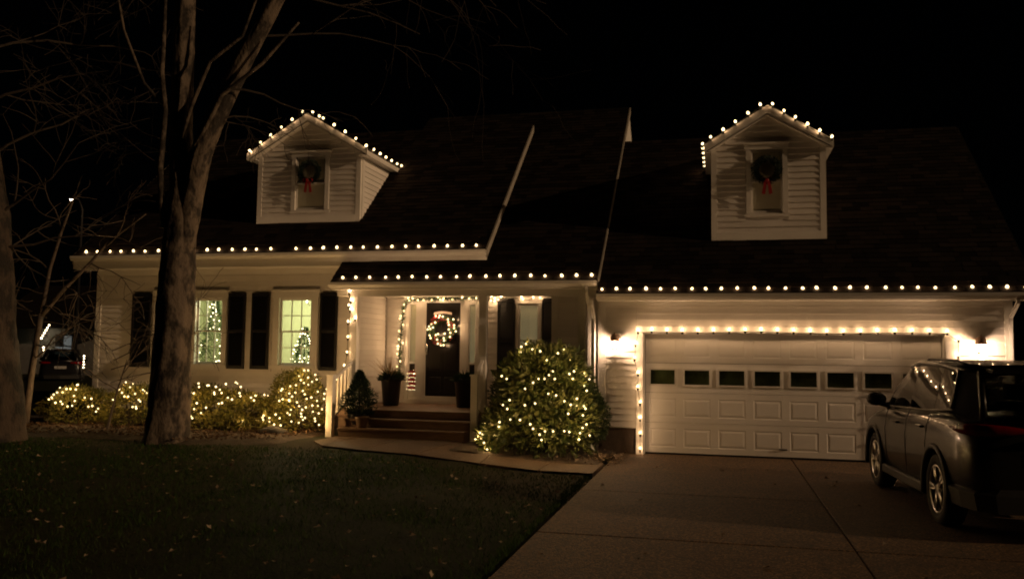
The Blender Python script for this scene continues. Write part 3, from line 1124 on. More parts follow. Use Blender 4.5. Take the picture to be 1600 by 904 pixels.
# ------------------------------------------------------------------ wall lanterns
def lantern(x, label):
    t = empty("wall_lantern", (x, -.03, 1.95))
    tag(t, label, "wall lantern", "lit wall lanterns beside the garage door")
    b = MB()
    b.cbox(x - .055, x + .055, -.035, -.018, 1.84, 2.10, .004)
    b.tube([(x, -.03, 2.06), (x, -.10, 2.10), (x, -.14, 2.08)], .014, 6)
    b.build("bracket", BRONZE, t)
    b = MB()
    b.lathe([(.088, 2.0), (.086, 2.02), (.070, 2.08), (.05, 2.115), (.018, 2.13), (.008, 2.15)], 12, (x, -.14, 0))
    b.build("cap", BRONZE, t, True)
    b = MB()
    b.lathe([(.055, 1.845), (.058, 1.85), (.058, 1.865), (.02, 1.868)], 12, (x, -.14, 0))
    for k in range(4):
        a = math.pi / 4 + k * math.pi / 2
        b.tube([(x + .066 * math.cos(a), -.14 + .066 * math.sin(a), 1.86), (x + .074 * math.cos(a), -.14 + .074 * math.sin(a), 2.01)], .0045, 4)
    b.build("cage", BRONZE, t)
    b = MB()
    b.lathe([(.02, 1.87), (.042, 1.885), (.050, 1.93), (.048, 1.97), (.03, 1.99)], 10, (x, -.14, 0))
    lamp(b.build("lit_globe", SCONCE_GLOW, t, True), LAMP_SCONCE, (x, -.14, 1.93))
lantern(-.51, "lit bronze wall lantern between the downspout and the garage door")
lantern(5.45, "lit bronze wall lantern on the garage wall above the parked car")

# ------------------------------------------------------------------ shrubs
def shrub(name, label, cat, base, lobes, n, L, mat, group=None, stems=10, inner=.55):
    """lobes: (centre, radii, share)"""
    t = empty(name, base)
    tag(t, label, cat, group)
    b = MB()
    R = random.Random(hash(label) % 9973 if False else len(label) * 131 + n)
    for (c, r, share) in lobes:
        c = Vector(c)
        blobs = [rdir() for _ in range(16)]
        for _ in range(int(n * share)):
            d = rdir()
            if d.z < -.55:
                d.z = -d.z
            near = max(blobs, key=lambda q: q.dot(d))
            k = (.72 + .28 * max(0, near.dot(d)) ** 7) * (inner + (1 - inner) * rnd.random() ** .35)
            k *= rnd.uniform(.92, 1.10)
            p = c + Vector((d.x * r[0], d.y * r[1], d.z * r[2])) * k
            gl = gz(p.x, p.y)
            if p.z < gl + .04:
                p.z = gl + .04 + rnd.random() * .12
            out = (d + rdir() * .75 + Vector((0, 0, .1)))
            l = L * rnd.uniform(.65, 1.25)
            b.leaf(p, out, l, l * rnd.uniform(.34, .46))
    b.build("foliage", mat, t)
    s = MB()
    for (c, r, share) in lobes:
        for _ in range(stems):
            d = rdir()
            d.z = abs(d.z) + .3
            d.normalize()
            p0 = Vector((base[0] + rnd.uniform(-.12, .12), base[1] + rnd.uniform(-.12, .12), gz(base[0], base[1])))
            p2 = Vector(c) + Vector((d.x * r[0], d.y * r[1], d.z * r[2])) * .85
            p1 = (p0 + p2) / 2 + Vector((0, 0, -.08)) + rdir() * .06
            s.tube([p0, p1, p2], [.022, .014, .005], 5)
    s.build("stems", TWIG, t)
    return t

shrub("rhododendron", "big broad-leaved shrub strung with lights between porch and garage", "shrub", (-1.75, -.75, .1),
      [((-1.70, -.72, .75), (.92, 1.08, 1.0), .38), ((-1.66, -.75, 1.20), (.86, .92, .76), .30), ((-2.0, -.95, .42), (.85, .98, .62), .23), ((-1.35, -.9, .45), (.75, 1.05, .75), .15)], 10000, .145, LEAF_BIG, inner=.45, stems=12)
shrub("clipped_hedge", "dark clipped evergreen bush behind the big shrub by the garage corner", "shrub", (-.85, -.55, .05),
      [((-.86, -.55, .55), (.33, .42, .66), 1.0)], 5200, .05, LEAF_HEDGE, inner=.5, stems=6)
shrub("lit_shrub", "tall bushy shrub covered in lights just left of the porch steps", "shrub", (-6.6, -.3, .15),
      [((-6.62, -.3, .62), (.60, .62, .78), .75), ((-6.85, -.5, .40), (.45, .45, .40), .25)], 5200, .075, LEAF_YEL, "lit shrubs in the bed", inner=.4)
shrub("lit_shrub", "low spreading shrub with scattered lights below the left lit window", "shrub", (-8.3, -.3, .15),
      [((-8.45, -.3, .50), (.80, .68, .62), .55), ((-7.70, -.3, .42), (.60, .60, .55), .35), ((-8.0, -.75, .3), (.9, .35, .3), .10)], 6000, .08, LEAF_YEL, "lit shrubs in the bed", inner=.4)
shrub("lit_shrub", "lit shrub against the wall, half hidden behind the big trunk", "shrub", (-10.25, -.3, .15),
      [((-10.2, -.3, .48), (.68, .6, .62), 1.0)], 3200, .08, LEAF_YEL, "lit shrubs in the bed", inner=.4)
shrub("lit_shrub", "low lit shrub at the far left corner of the house", "shrub", (-11.55, -.3, .15),
      [((-11.55, -.3, .45), (.85, .62, .55), 1.0)], 3600, .08, LEAF_YEL, "lit shrubs in the bed", inner=.4)
shrub("evergreen_shrub", "small dark evergreen clump in front of the window beside the door", "shrub", (-2.75, .6, .1),
      [((-2.75, .75, .75), (.30, .3, .65), 1.0)], 1200, .09, LEAF_HEDGE, inner=.5, stems=5)

def surf(pts, c, k):
    c = Vector(c)
    return [tuple(c + (Vector(p) - c) * (k if i % 3 else k * .90)) for i, p in enumerate(pts)]
BIG = [(-2.01, -1.22, 1.88), (-1.95, -1.31, 1.84), (-1.89, -1.24, 1.89), (-1.75, -1.26, 1.9), (-1.74, -1.42, 1.8), (-1.6, -1.45, 1.77), (-1.48, -1.43, 1.74), (-1.33, -1.32, 1.74), (-1.26, -1.15, 1.8), (-1.12, -0.96, 1.75), (-2.18, -1.7, 1.36), (-2.08, -1.77, 1.32), (-1.78, -1.87, 1.23), (-1.63, -1.84, 1.27), (-1.55, -1.8, 1.33), (-1.46, -1.72, 1.41), (-1.4, -1.71, 1.39), (-1.35, -1.64, 1.45), (-1.29, -1.63, 1.41), (-1.11, -1.48, 1.41), (-1.05, -1.38, 1.45), (-1.01, -1.37, 1.41), (-0.91, -1.14, 1.42), (-0.84, -1.1, 1.32), (-0.83, -1.12, 1.28), (-0.85, -1.32, 1.14), (-1.38, -1.85, 1.1), (-1.24, -1.76, 1.12), (-1.99, -1.92, 0.99), (-2.1, -1.91, 0.91), (-2.09, -1.92, 0.87), (-1.73, -1.97, 0.92), (-1.57, -1.95, 0.95), (-1.1, -1.7, 1.02), (-0.97, -1.56, 1.02), (-1.05, -1.68, 0.93), (-0.91, -1.53, 0.94), (-0.87, -1.48, 0.9), (-0.85, -1.45, 0.86), (-0.81, -1.42, 0.76), (-1.08, -1.73, 0.79), (-2.15, -1.92, 0.64), (-2.25, -1.87, 0.55), (-1.96, -1.98, 0.69), (-1.8, -2.0, 0.69), (-1.65, -2.0, 0.62), (-1.59, -1.99, 0.56), (-1.49, -1.96, 0.47), (-1.4, -1.93, 0.5), (-1.29, -1.89, 0.52), (-1.13, -1.79, 0.52), (-1.01, -1.69, 0.48), (-0.83, -1.46, 0.61), (-0.88, -1.54, 0.56), (-0.85, -1.48, 0.45), (-0.93, -1.58, 0.38), (-2.56, -1.6, 0.43), (-2.67, -1.44, 0.36), (-2.71, -1.34, 0.3), (-2.47, -1.67, 0.28), (-2.58, -1.5, 0.16), (-2.41, -1.69, 0.18), (-2.49, -1.56, 0.06), (-1.46, -1.94, 0.35), (-0.79, -1.38, 0.43)]
BL = [(-8.53, -0.87, 0.94), (-8.51, -0.9, 0.91), (-8.46, -1.0, 0.72), (-8.37, -0.99, 0.75), (-8.34, -1.03, 0.62), (-8.39, -1.05, 0.49), (-8.42, -1.05, 0.45), (-8.45, -0.76, 1.07), (-8.39, -0.83, 1.01), (-8.28, -0.73, 1.1), (-8.23, -0.81, 1.04), (-8.06, -0.8, 1.02), (-7.99, -0.78, 1.02), (-8.04, -0.88, 0.92), (-8.02, -0.9, 0.89), (-7.92, -0.82, 0.96), (-7.92, -0.7, 1.07), (-7.79, -0.58, 1.1), (-7.78, -0.48, 1.14), (-7.66, -0.62, 1.02), (-7.62, -0.72, 0.91), (-7.57, -0.69, 0.9), (-7.77, -0.86, 0.83), (-7.69, -0.85, 0.8), (-7.9, -0.94, 0.75), (-7.84, -0.93, 0.74), (-8.11, -1.01, 0.65), (-8.23, -1.04, 0.56), (-7.43, -0.64, 0.83), (-7.38, -0.62, 0.78), (-7.37, -0.44, 0.9), (-7.33, -0.34, 0.87), (-7.31, -0.25, 0.85), (-7.44, -0.79, 0.4)]
CL = [(-7.07, -0.83, 0.53), (-6.98, -0.89, 0.5), (-6.96, -0.9, 0.46), (-6.87, -0.95, 0.42), (-6.8, -0.97, 0.5), (-6.66, -1.0, 0.57), (-6.62, -1.0, 0.5), (-6.69, -0.99, 0.39), (-6.56, -0.99, 0.38), (-6.38, -0.96, 0.44), (-6.44, -0.98, 0.6), (-6.4, -0.97, 0.57), (-6.4, -0.96, 0.67), (-6.62, -0.96, 0.81), (-6.56, -0.95, 0.84), (-6.47, -0.93, 0.86), (-6.43, -0.94, 0.81), (-6.3, -0.9, 0.79), (-6.26, -0.89, 0.74), (-6.63, -0.89, 0.99), (-6.62, -0.87, 1.02), (-6.49, -0.88, 0.99), (-6.48, -0.83, 1.07), (-6.39, -0.79, 1.09), (-6.42, -0.89, 0.93), (-6.36, -0.86, 0.96), (-6.35, -0.69, 1.18), (-6.46, -0.54, 1.33), (-6.42, -0.43, 1.35), (-6.37, -0.37, 1.35), (-6.31, -0.44, 1.3), (-6.23, -0.36, 1.27), (-6.28, -0.7, 1.13), (-6.22, -0.6, 1.16), (-6.19, -0.56, 1.15), (-6.16, -0.44, 1.19), (-6.26, -0.75, 1.04), (-6.21, -0.79, 0.93), (-6.17, -0.79, 0.85), (-6.1, -0.69, 0.91), (-6.08, -0.74, 0.73), (-6.01, -0.66, 0.72), (-6.05, -0.51, 1.02), (-6.01, -0.32, 1.01), (-5.99, -0.45, 0.93), (-6.01, -0.61, 0.84), (-5.97, -0.5, 0.84), (-5.96, -0.59, 0.66), (-5.96, -0.62, 0.59), (-6.06, -0.75, 0.62), (-6.16, -0.83, 0.7), (-6.2, -0.87, 0.67), (-6.22, -0.89, 0.59), (-6.21, -0.89, 0.54), (-6.15, -0.84, 0.51), (-6.19, -0.87, 0.48), (-6.03, -0.73, 0.5), (-6.0, -0.69, 0.44), (-6.25, -0.91, 0.43), (-5.98, -0.65, 0.38)]
AL = [(-11.39, -0.55, 1.04), (-11.32, -0.61, 0.99), (-11.27, -0.72, 0.9), (-11.43, -0.7, 0.96), (-11.44, -0.77, 0.91), (-11.6, -0.76, 0.93), (-11.54, -0.8, 0.89), (-11.58, -0.85, 0.84), (-11.64, -0.87, 0.8), (-11.72, -0.89, 0.76), (-11.7, -0.92, 0.71), (-11.65, -0.91, 0.75), (-11.47, -0.92, 0.7), (-11.52, -0.95, 0.65), (-11.37, -0.94, 0.63), (-11.28, -0.93, 0.6), (-11.18, -0.9, 0.6), (-11.17, -0.85, 0.69), (-11.25, -0.79, 0.82), (-11.04, -0.74, 0.75), (-10.94, -0.68, 0.73), (-10.86, -0.69, 0.61), (-10.93, -0.76, 0.58), (-10.8, -0.65, 0.54), (-10.79, -0.65, 0.49)]
A3 = [(-10.28, -0.91, 0.77), (-10.2, -0.79, 0.93), (-10.19, -0.62, 1.06), (-10.11, -0.51, 1.1), (-10.03, -0.7, 0.97), (-10.1, -0.83, 0.87), (-10.06, -0.84, 0.84), (-9.96, -0.83, 0.8), (-9.88, -0.74, 0.85), (-9.79, -0.73, 0.77), (-9.76, -0.74, 0.71), (-9.82, -0.6, 0.92), (-9.8, -0.54, 0.94), (-9.74, -0.59, 0.86), (-9.84, -0.85, 0.61), (-9.79, -0.81, 0.63), (-9.78, -0.82, 0.58)]
def nets(label, pts, c, k, sc_=1.0):
    left = [Vector(p) for p in surf(pts, c, k)]
    chain = [left.pop(0)]
    while left:
        q = min(left, key=lambda p: (p - chain[-1]).length)
        left.remove(q)
        chain.append(q)
    t = light_string(label, [tuple(p) for p in chain], MINI, "strings of small lights on the shrubs", wire=False, sock=False, drop=0, scale=sc_)
    w = MB()
    for p, q in zip(chain, chain[1:]):
        if (p - q).length < .55:
            w.tube([p, (p + q) / 2 + Vector((0, 0, -.03)), q], .0035, 4, caps=False)
    w.build("wire", WIRE, t)["kind"] = "stuff"
nets("small warm lights looped over the big broad-leaved shrub", BIG, (-1.75, -.75, .6), 1.02, 1.1)
nets("small warm lights on the low spreading shrub below the left lit window", BL, (-8.3, -.3, .45), 1.04, 1.2)
nets("dense small warm lights on the tall shrub left of the steps", CL, (-6.6, -.3, .5), 1.03, 1.1)
nets("small warm lights on the low shrub at the far left house corner", AL, (-11.6, -.3, .4), 1.03, 1.15)
nets("small warm lights on the shrub half hidden by the big trunk", A3, (-10.25, -.3, .4), 1.03, 1.15)

# ------------------------------------------------------------------ garland, wreaths
t = empty("door_garland", (-5.5, 2.28, 1.2))
tag(t, "green garland with small lights hung around the front door", "garland")
gp = [Vector(p) for p in ((-5.53, 2.29, 1.22), (-5.53, 2.29, 1.7), (-5.50, 2.28, 2.2), (-5.46, 2.28, 2.7), (-5.36, 2.28, 2.90), (-5.0, 2.28, 2.91), (-4.55, 2.28, 2.92), (-4.1, 2.28, 2.93), (-3.76, 2.28, 2.94))]
b = MB()
for i in range(len(gp) - 1):
    seg = gp[i + 1] - gp[i]
    for _ in range(int(seg.length * 330)):
        p = gp[i] + seg * rnd.random()
        d = rdir()
        b.leaf(p + d * rnd.uniform(0, .02), d + seg.normalized() * .4, rnd.uniform(.045, .085), .014)
b.build("needles", LEAF_GARL, t)
s = MB()
s.tube(gp, .012, 5)
s.build("stem", WIRE, t)
for p in [(-5.43, 2.28, 2.79), (-5.43, 2.28, 2.65), (-5.5, 2.28, 2.54), (-5.52, 2.28, 2.48), (-5.44, 2.28, 2.35), (-5.53, 2.28, 2.21), (-5.53, 2.28, 2.03), (-5.44, 2.28, 1.95), (-5.55, 2.28, 1.88), (-5.55, 2.28, 1.82), (-5.56, 2.28, 1.71), (-5.49, 2.28, 1.55), (-5.56, 2.28, 1.43), (-5.34, 2.28, 2.93), (-5.23, 2.28, 2.92), (-5.31, 2.28, 2.88), (-5.11, 2.28, 2.89), (-4.98, 2.28, 2.89), (-4.79, 2.28, 2.89), (-4.65, 2.28, 2.95), (-4.52, 2.28, 2.92), (-4.6, 2.28, 2.9), (-4.54, 2.28, 2.89), (-4.32, 2.28, 2.9), (-4.1, 2.28, 2.94), (-3.93, 2.28, 2.99), (-3.94, 2.28, 2.92), (-3.78, 2.28, 2.93)]:
    lamp(inst("bulb", MINI, t, (p[0], p[1] - .05, p[2]), None, (1.25,) * 3), LAMP_PORCH)

def wreath(x, y, z, R_, r, label, bow=True, lit=None, cloth=False):
    t = empty("wreath", (x, y, z))
    tag(t, label, "wreath")
    b = MB()
    for _ in range(int(1500 * R_ / .25)):
        a = rnd.uniform(0, 2 * math.pi)
        c = Vector((x + R_ * math.cos(a), y, z + R_ * math.sin(a)))
        rad = Vector((math.cos(a), 0, math.sin(a)))
        q = rnd.uniform(0, 2 * math.pi)
        o = rad * math.cos(q) + Vector((0, -1, 0)) * abs(math.sin(q))
        tang = Vector((-math.sin(a), 0, math.cos(a)))
        b.leaf(c + o * r * rnd.uniform(.2, .75), o + tang * .9 + rdir() * .4, rnd.uniform(.05, .09) * (R_ / .25) ** .5, .014)
    b.build("needles", LEAF_WREATH if not lit else LEAF_GARL, t)
    f = MB()
    f.tube([(x + R_ * math.cos(k * math.pi / 12), y, z + R_ * math.sin(k * math.pi / 12)) for k in range(25)], r * .5, 6)
    f.build("frame", WIRE, t)
    if bow:
        q = MB()
        zb = z - R_
        yy = y - r
        for sx in (-1, 1):
            ring = []
            for k in range(9):
                a = k / 8 * 2 * math.pi
                ring.append((x + sx * (.055 + .055 * -math.cos(a)), yy - .02 - .02 * math.sin(a), zb + .035 * math.sin(a) + .01))
            for k in range(8):
                p0, p1 = ring[k], ring[k + 1]
                q.add([(p0[0], p0[1] - .02, p0[2]), (p1[0], p1[1] - .02, p1[2]), (p1[0], p1[1] + .02, p1[2] + .01), (p0[0], p0[1] + .02, p0[2] + .01)], [(0, 1, 2, 3)])
            q.hexa([(x + sx * .0, yy - .022, zb), (x + sx * .05, yy - .022, zb), (x + sx * .05, yy - .017, zb), (x, yy - .017, zb), (x + sx * .035, yy - .015, zb - .26), (x + sx * .095, yy - .015, zb - .24), (x + sx * .095, yy - .010, zb - .24), (x + sx * .035, yy - .010, zb - .26)])
        q.cbox(x - .03, x + .03, yy - .05, yy - .01, zb - .025, zb + .03, .008)
        q.build("bow", RED, t)
    if lit:
        for p in lit:
            lamp(inst("bulb", MINI, t, (p[0], y - .09, p[2]), None, (1.3,) * 3), LAMP_PORCH)
        be = MB()
        for _ in range(60):
            a = rnd.gauss(math.pi * .62, .5) if rnd.random() < .45 else rnd.uniform(0, 2 * math.pi)
            rr = R_ + rnd.uniform(-.6, .9) * r
            be.lathe([(.006, -.016), (.018, 0), (.006, .016)], 6, (x + rr * math.cos(a), y - r - rnd.uniform(-.02, .04), z + rr * math.sin(a)))
        be.build("berries", REDBERRY, t, True)["kind"] = "stuff"
        rb = MB()
        for k in (1, 2, 9):
            a = math.pi / 2 + k * .28
            a2 = a + .28
            for (ra, rb_, zo) in ((R_ + .03, R_ + .10, 0),):
                rb.add([(x + ra * math.cos(a), y - .10, z + ra * math.sin(a)), (x + rb_ * math.cos(a), y - .07, z + rb_ * math.sin(a)), (x + rb_ * math.cos(a2), y - .07 - .03 * (k % 2), z + rb_ * math.sin(a2)), (x + ra * math.cos(a2), y - .10 - .03 * (k % 2), z + ra * math.sin(a2))], [(0, 1, 2, 3)])
        rb.build("ribbon", RED, t)["kind"] = "stuff"
    if cloth:
        q = MB()
        for k in range(8):
            u0, u1 = -1 + k / 4, -1 + (k + 1) / 4
            h = lambda u: z + R_ + .14 + .035 * math.cos(u * 1.4)
            q.hexa([(x + u0 * .20, y - .02, h(u0) - .05), (x + u1 * .20, y - .02, h(u1) - .05), (x + u1 * .20, y + .02, h(u1) - .05), (x + u0 * .20, y + .02, h(u0) - .05), (x + u0 * .20, y - .01, h(u0)), (x + u1 * .20, y - .01, h(u1)), (x + u1 * .20, y + .02, h(u1)), (x + u0 * .20, y + .02, h(u0))])
        q.build("hanger", SNOWCLOTH, t)
    return t
DW = [(-4.68, 2.22, 2.54), (-4.59, 2.22, 2.55), (-4.52, 2.22, 2.53), (-4.61, 2.22, 2.51), (-4.4, 2.22, 2.47), (-4.28, 2.22, 2.47), (-4.69, 2.22, 2.4), (-4.78, 2.22, 2.37), (-4.39, 2.22, 2.41), (-4.38, 2.22, 2.35), (-4.26, 2.22, 2.34), (-4.83, 2.22, 2.31), (-4.74, 2.22, 2.29), (-4.86, 2.22, 2.25), (-4.8, 2.22, 2.26), (-4.26, 2.22, 2.28), (-4.38, 2.22, 2.25), (-4.22, 2.22, 2.21), (-4.34, 2.22, 2.18), (-4.47, 2.22, 2.16), (-4.81, 2.22, 2.12), (-4.67, 2.22, 2.13), (-4.62, 2.22, 2.15), (-4.79, 2.22, 2.06), (-4.64, 2.22, 2.03), (-4.49, 2.22, 2.06), (-4.48, 2.22, 2.01), (-4.35, 2.22, 2.09), (-4.62, 2.22, 1.94), (-4.49, 2.22, 1.91), (-4.55, 2.22, 1.91)]
wreath(-4.55, 2.29, 2.23, .245, .08, "wreath with lights and red ribbon on the black front door", False, DW, True)
wreath(-7.27, 1.21, 5.60, .21, .06, "dark wreath with red bow on the dormer over the two lit windows")
wreath(2.18, .84, 5.20, .21, .06, "dark wreath with red bow on the dormer over the garage")

# ------------------------------------------------------------------ porch pots and decoration
def spray(b, c, n, L, spread, w, droop=.3):
    for _ in range(n):
        d = Vector((rnd.gauss(0, spread), rnd.gauss(0, spread), 1)).normalized()
        l = L * rnd.uniform(.55, 1.1)
        p = Vector(c) + rdir() * .03
        side = d.orthogonal().normalized() * w
        pts = [p + d * l * s_ + Vector((d.x, d.y, -abs(d.x) - abs(d.y))) * droop * l * s_ * s_ for s_ in (0, .33, .66, 1)]
        vs = []
        for i, q in enumerate(pts):
            k = 1 - i / 3.2
            vs += [q - side * k, q + side * k]
        b.add(vs, [(2 * i, 2 * i + 1, 2 * i + 3, 2 * i + 2) for i in range(3)])

def planter(x, y, label, tall_grass=True):
    t = empty("planter", (x, y, .64))
    tag(t, label, "planter", "tall black planters flanking the front door")
    b = MB()
    b.lathe([(.15, .642), (.165, .66), (.205, 1.12), (.225, 1.16), (.225, 1.20), (.195, 1.20), (.19, 1.13)], 16, (x, y, 0))
    b.build("pot", POTB, t, True)
    f = MB()
    for _ in range(260):
        d = rdir()
        d.z = abs(d.z) * .7
        f.leaf(Vector((x, y, 1.18)) + Vector((d.x * .17, d.y * .17, d.z * .10)), d + Vector((0, 0, -.15)), rnd.uniform(.09, .2), .035)
    f.build("foliage", LEAF_CONE, t)
    if tall_grass:
        g_ = MB()
        spray(g_, (x - .05, y, 1.18), 60, .60, .45, .008, .12)
        g_.build("dry_grass", DRYGRASS, t)
    d_ = MB()
    spray(d_, (x, y, 1.2), 26, .36, .75, .014, .55)
    d_.build("drooping_leaves", LEAF_CONE, t)
planter(-5.34, 1.35, "tall black planter with dry grass standing left of the front door")
planter(-3.74, 1.35, "tall black planter with dark sprigs standing right of the front door", False)

t = empty("potted_conifer", (-5.38, -.16, .335))
tag(t, "bushy dark cone-shaped evergreen in a black pot on the bottom step", "potted plant")
b = MB()
b.lathe([(.16, .337), (.17, .35), (.20, .52), (.21, .56), (.17, .56)], 14, (-5.40, -.17, 0))
b.build("pot", POTB, t, True)
b = MB()
for _ in range(5200):
    h = rnd.random()
    a = rnd.uniform(0, 2 * math.pi)
    prof = (math.sin(min(1, h / .30) * math.pi / 2) * .26 + .05) if h < .30 else .31 * (1 - (h - .30) / .70) ** .85 + .012
    r = prof * rnd.random() ** .45 * (1 + .55 * noise.noise(Vector((2.2 * math.cos(a), 2.2 * math.sin(a), h * 5))))
    b.leaf(Vector((-5.38 + r * math.cos(a), -.17 + r * math.sin(a), .46 + h * .90 + .05 * noise.noise(Vector((a, h * 9, 3))))), Vector((math.cos(a), math.sin(a), .7)) + rdir() * .8, rnd.uniform(.04, .075), .02)
b.build("foliage", LEAF_CONE, t)
b = MB()
b.tube([(-5.38, -.17, .5), (-5.38, -.17, 1.3)], [.02, .006], 6)
b.build("stem", BARKD, t)
t = empty("small_pot", (-5.16, -.36, .335))
tag(t, "small plain brown pot in front of the cone-shaped evergreen", "pot")
b = MB()
b.lathe([(.085, .337), (.09, .345), (.125, .50), (.135, .51), (.135, .54), (.115, .54), (.11, .49)], 14, (-5.18, -.50 + .02, 0))
b.build("pot", POTBR, t, True)
b = MB()
b.lathe([(.02, .487), (.108, .488), (.108, .492), (.02, .494)], 12, (-5.18, -.48, 0))
b.build("soil", MULCH, t)

# lit red decoration in front of the left sidelight
t = empty("lit_decoration", (-5.22, 2.24, .95))
tag(t, "small red holiday decoration with rows of white lights below the left sidelight", "holiday decoration")
b = MB()
for k in range(5):
    z = .95 + k * .085
    b.cbox(-5.32 + .015 * (k % 2), -5.15 - .015 * ((k + 1) % 2), 2.27, 2.33, z, z + .05, .01)
b.build("body", RED, t)
for k in range(5):
    for i in range(5):
        o = inst("bulb", MINI, t, (-5.325 + i * .045 + rnd.uniform(-.008, .008), 2.245, .94 + k * .085 + rnd.uniform(-.008, .012)), None, (.5,) * 3)

# ------------------------------------------------------------------ room furnishings seen through the windows
def fir(x, y, z0, h, r, pts, label):
    t = empty("christmas_tree", (x, y, z0))
    tag(t, label, "Christmas tree", "lit trees inside the house")
    b = MB()
    for _ in range(2600):
        k = rnd.random() ** 1.5
        a = rnd.uniform(0, 2 * math.pi)
        rr = r * (1 - k) * (.3 + .7 * rnd.random() ** .5) * (.8 + .2 * math.cos(k * 40))
        b.leaf(Vector((x + rr * math.cos(a), y + rr * math.sin(a), z0 + .25 + k * (h - .25))), Vector((math.cos(a), math.sin(a), .1)) + rdir() * .5, rnd.uniform(.06, .11), .02)
    b.build("needles", LEAF_XMAS, t)
    b = MB()
    b.tube([(x, y, z0), (x, y, z0 + h * .95)], [.035, .006], 6)
    b.build("trunk", BARKD, t)
    b = MB()
    b.lathe([(.18, z0), (.18, z0 + .03), (.06, z0 + .1)], 10, (x, y, 0))
    b.build("stand", POTBR, t)
    for p in pts:
        inst("bulb", MINI_TREE, t, p, None, (.85,) * 3)
fir(-10.02, 2.15, .72, 2.15, .62, [(-10.06, 2.05, 2.79), (-10.0, 2.05, 2.78), (-10.12, 2.05, 2.73), (-10.03, 2.05, 2.71), (-9.96, 2.05, 2.67), (-10.17, 2.05, 2.62), (-10.03, 2.05, 2.59), (-9.95, 2.05, 2.62), (-10.08, 2.05, 2.51), (-9.94, 2.05, 2.54), (-10.14, 2.05, 2.39), (-10.0, 2.05, 2.43), (-9.86, 2.05, 2.41), (-9.97, 2.05, 2.34), (-10.0, 2.05, 2.26), (-10.18, 2.05, 2.22), (-9.85, 2.05, 2.22), (-10.09, 2.05, 2.23), (-10.38, 2.05, 2.22), (-9.79, 2.05, 2.11), (-9.79, 2.05, 2.04), (-9.79, 2.05, 1.98), (-9.9, 2.05, 1.97), (-10.14, 2.05, 1.99), (-9.82, 2.05, 1.83), (-10.3, 2.05, 1.85), (-10.33, 2.05, 1.68), (-9.82, 2.05, 1.67), (-9.94, 2.05, 1.59), (-9.9, 2.05, 1.48), (-9.8, 2.05, 1.49), (-9.84, 2.05, 1.5), (-10.37, 2.05, 1.59), (-10.34, 2.05, 1.47)], "tall lit tree seen through the left window beside the big trunk")
fir(-7.70, 2.05, .72, 1.55, .50, [(-7.71, 1.95, 2.24), (-7.7, 1.95, 2.13), (-7.75, 1.95, 2.12), (-7.64, 1.95, 2.12), (-7.77, 1.95, 2.06), (-7.58, 1.95, 2.08), (-7.55, 1.95, 2.02), (-7.82, 1.95, 1.96), (-7.53, 1.95, 1.97), (-7.52, 1.95, 1.91), (-7.87, 1.95, 1.87), (-7.82, 1.95, 1.88), (-7.74, 1.95, 1.89), (-7.65, 1.95, 1.86), (-7.51, 1.95, 1.77), (-7.5, 1.95, 1.72), (-7.9, 1.95, 1.77), (-7.86, 1.95, 1.73), (-7.92, 1.95, 1.69), (-7.75, 1.95, 1.64), (-7.54, 1.95, 1.62), (-7.64, 1.95, 1.59), (-7.75, 1.95, 1.58), (-7.93, 1.95, 1.56), (-7.98, 1.95, 1.56), (-7.54, 1.95, 1.56), (-7.87, 1.95, 1.51), (-7.76, 1.95, 1.5), (-7.69, 1.95, 1.51), (-7.55, 1.95, 1.49)], "shorter lit tree seen through the window nearest the porch")
t = empty("ceiling_lamp", (-8.55, 2.6, 3.3))
tag(t, "glowing ceiling lamp inside the room behind the lit windows", "lamp")
b = MB()
b.lathe([(.05, 3.04), (.13, 3.07), (.16, 3.13), (.14, 3.20), (.06, 3.23)], 12, (-8.42, 2.5, 0))
lamp(b.build("shade", ROOM_GLOW, t, True), LAMP_ROOM, (-8.42, 2.5, 3.13))
b = MB()
b.lathe([(.06, 3.225), (.03, 3.25), (.08, 3.298)], 10, (-8.42, 2.5, 0))
b.build("mount", CHROME, t)
t = empty("chandelier", (-8.15, 3.4, 3.3))
tag(t, "small pale chandelier seen through the window nearest the porch", "chandelier")
b = MB()
b.tube([(-8.17, 3.4, 3.29), (-8.17, 3.4, 2.95)], .012, 6)
for k in range(6):
    a = k * math.pi / 3
    b.tube([(-8.17, 3.4, 2.9), (-8.17 + .12 * math.cos(a), 3.4 + .12 * math.sin(a), 2.84), (-8.17 + .2 * math.cos(a), 3.4 + .2 * math.sin(a), 2.90)], .01, 5)
b.build("frame", CHROME, t)
for k in range(6):
    a = k * math.pi / 3
    inst("bulb", MINI_TREE, t, (-8.17 + .2 * math.cos(a), 3.4 + .2 * math.sin(a), 2.93), None, (1, 1, 1.6))

# ------------------------------------------------------------------ parked car
def bake(o):
    dg = bpy.context.evaluated_depsgraph_get()
    me = bpy.data.meshes.new_from_object(o.evaluated_get(dg))
    old = o.data
    o.modifiers.clear()
    o.data = me
    me.name = o.name

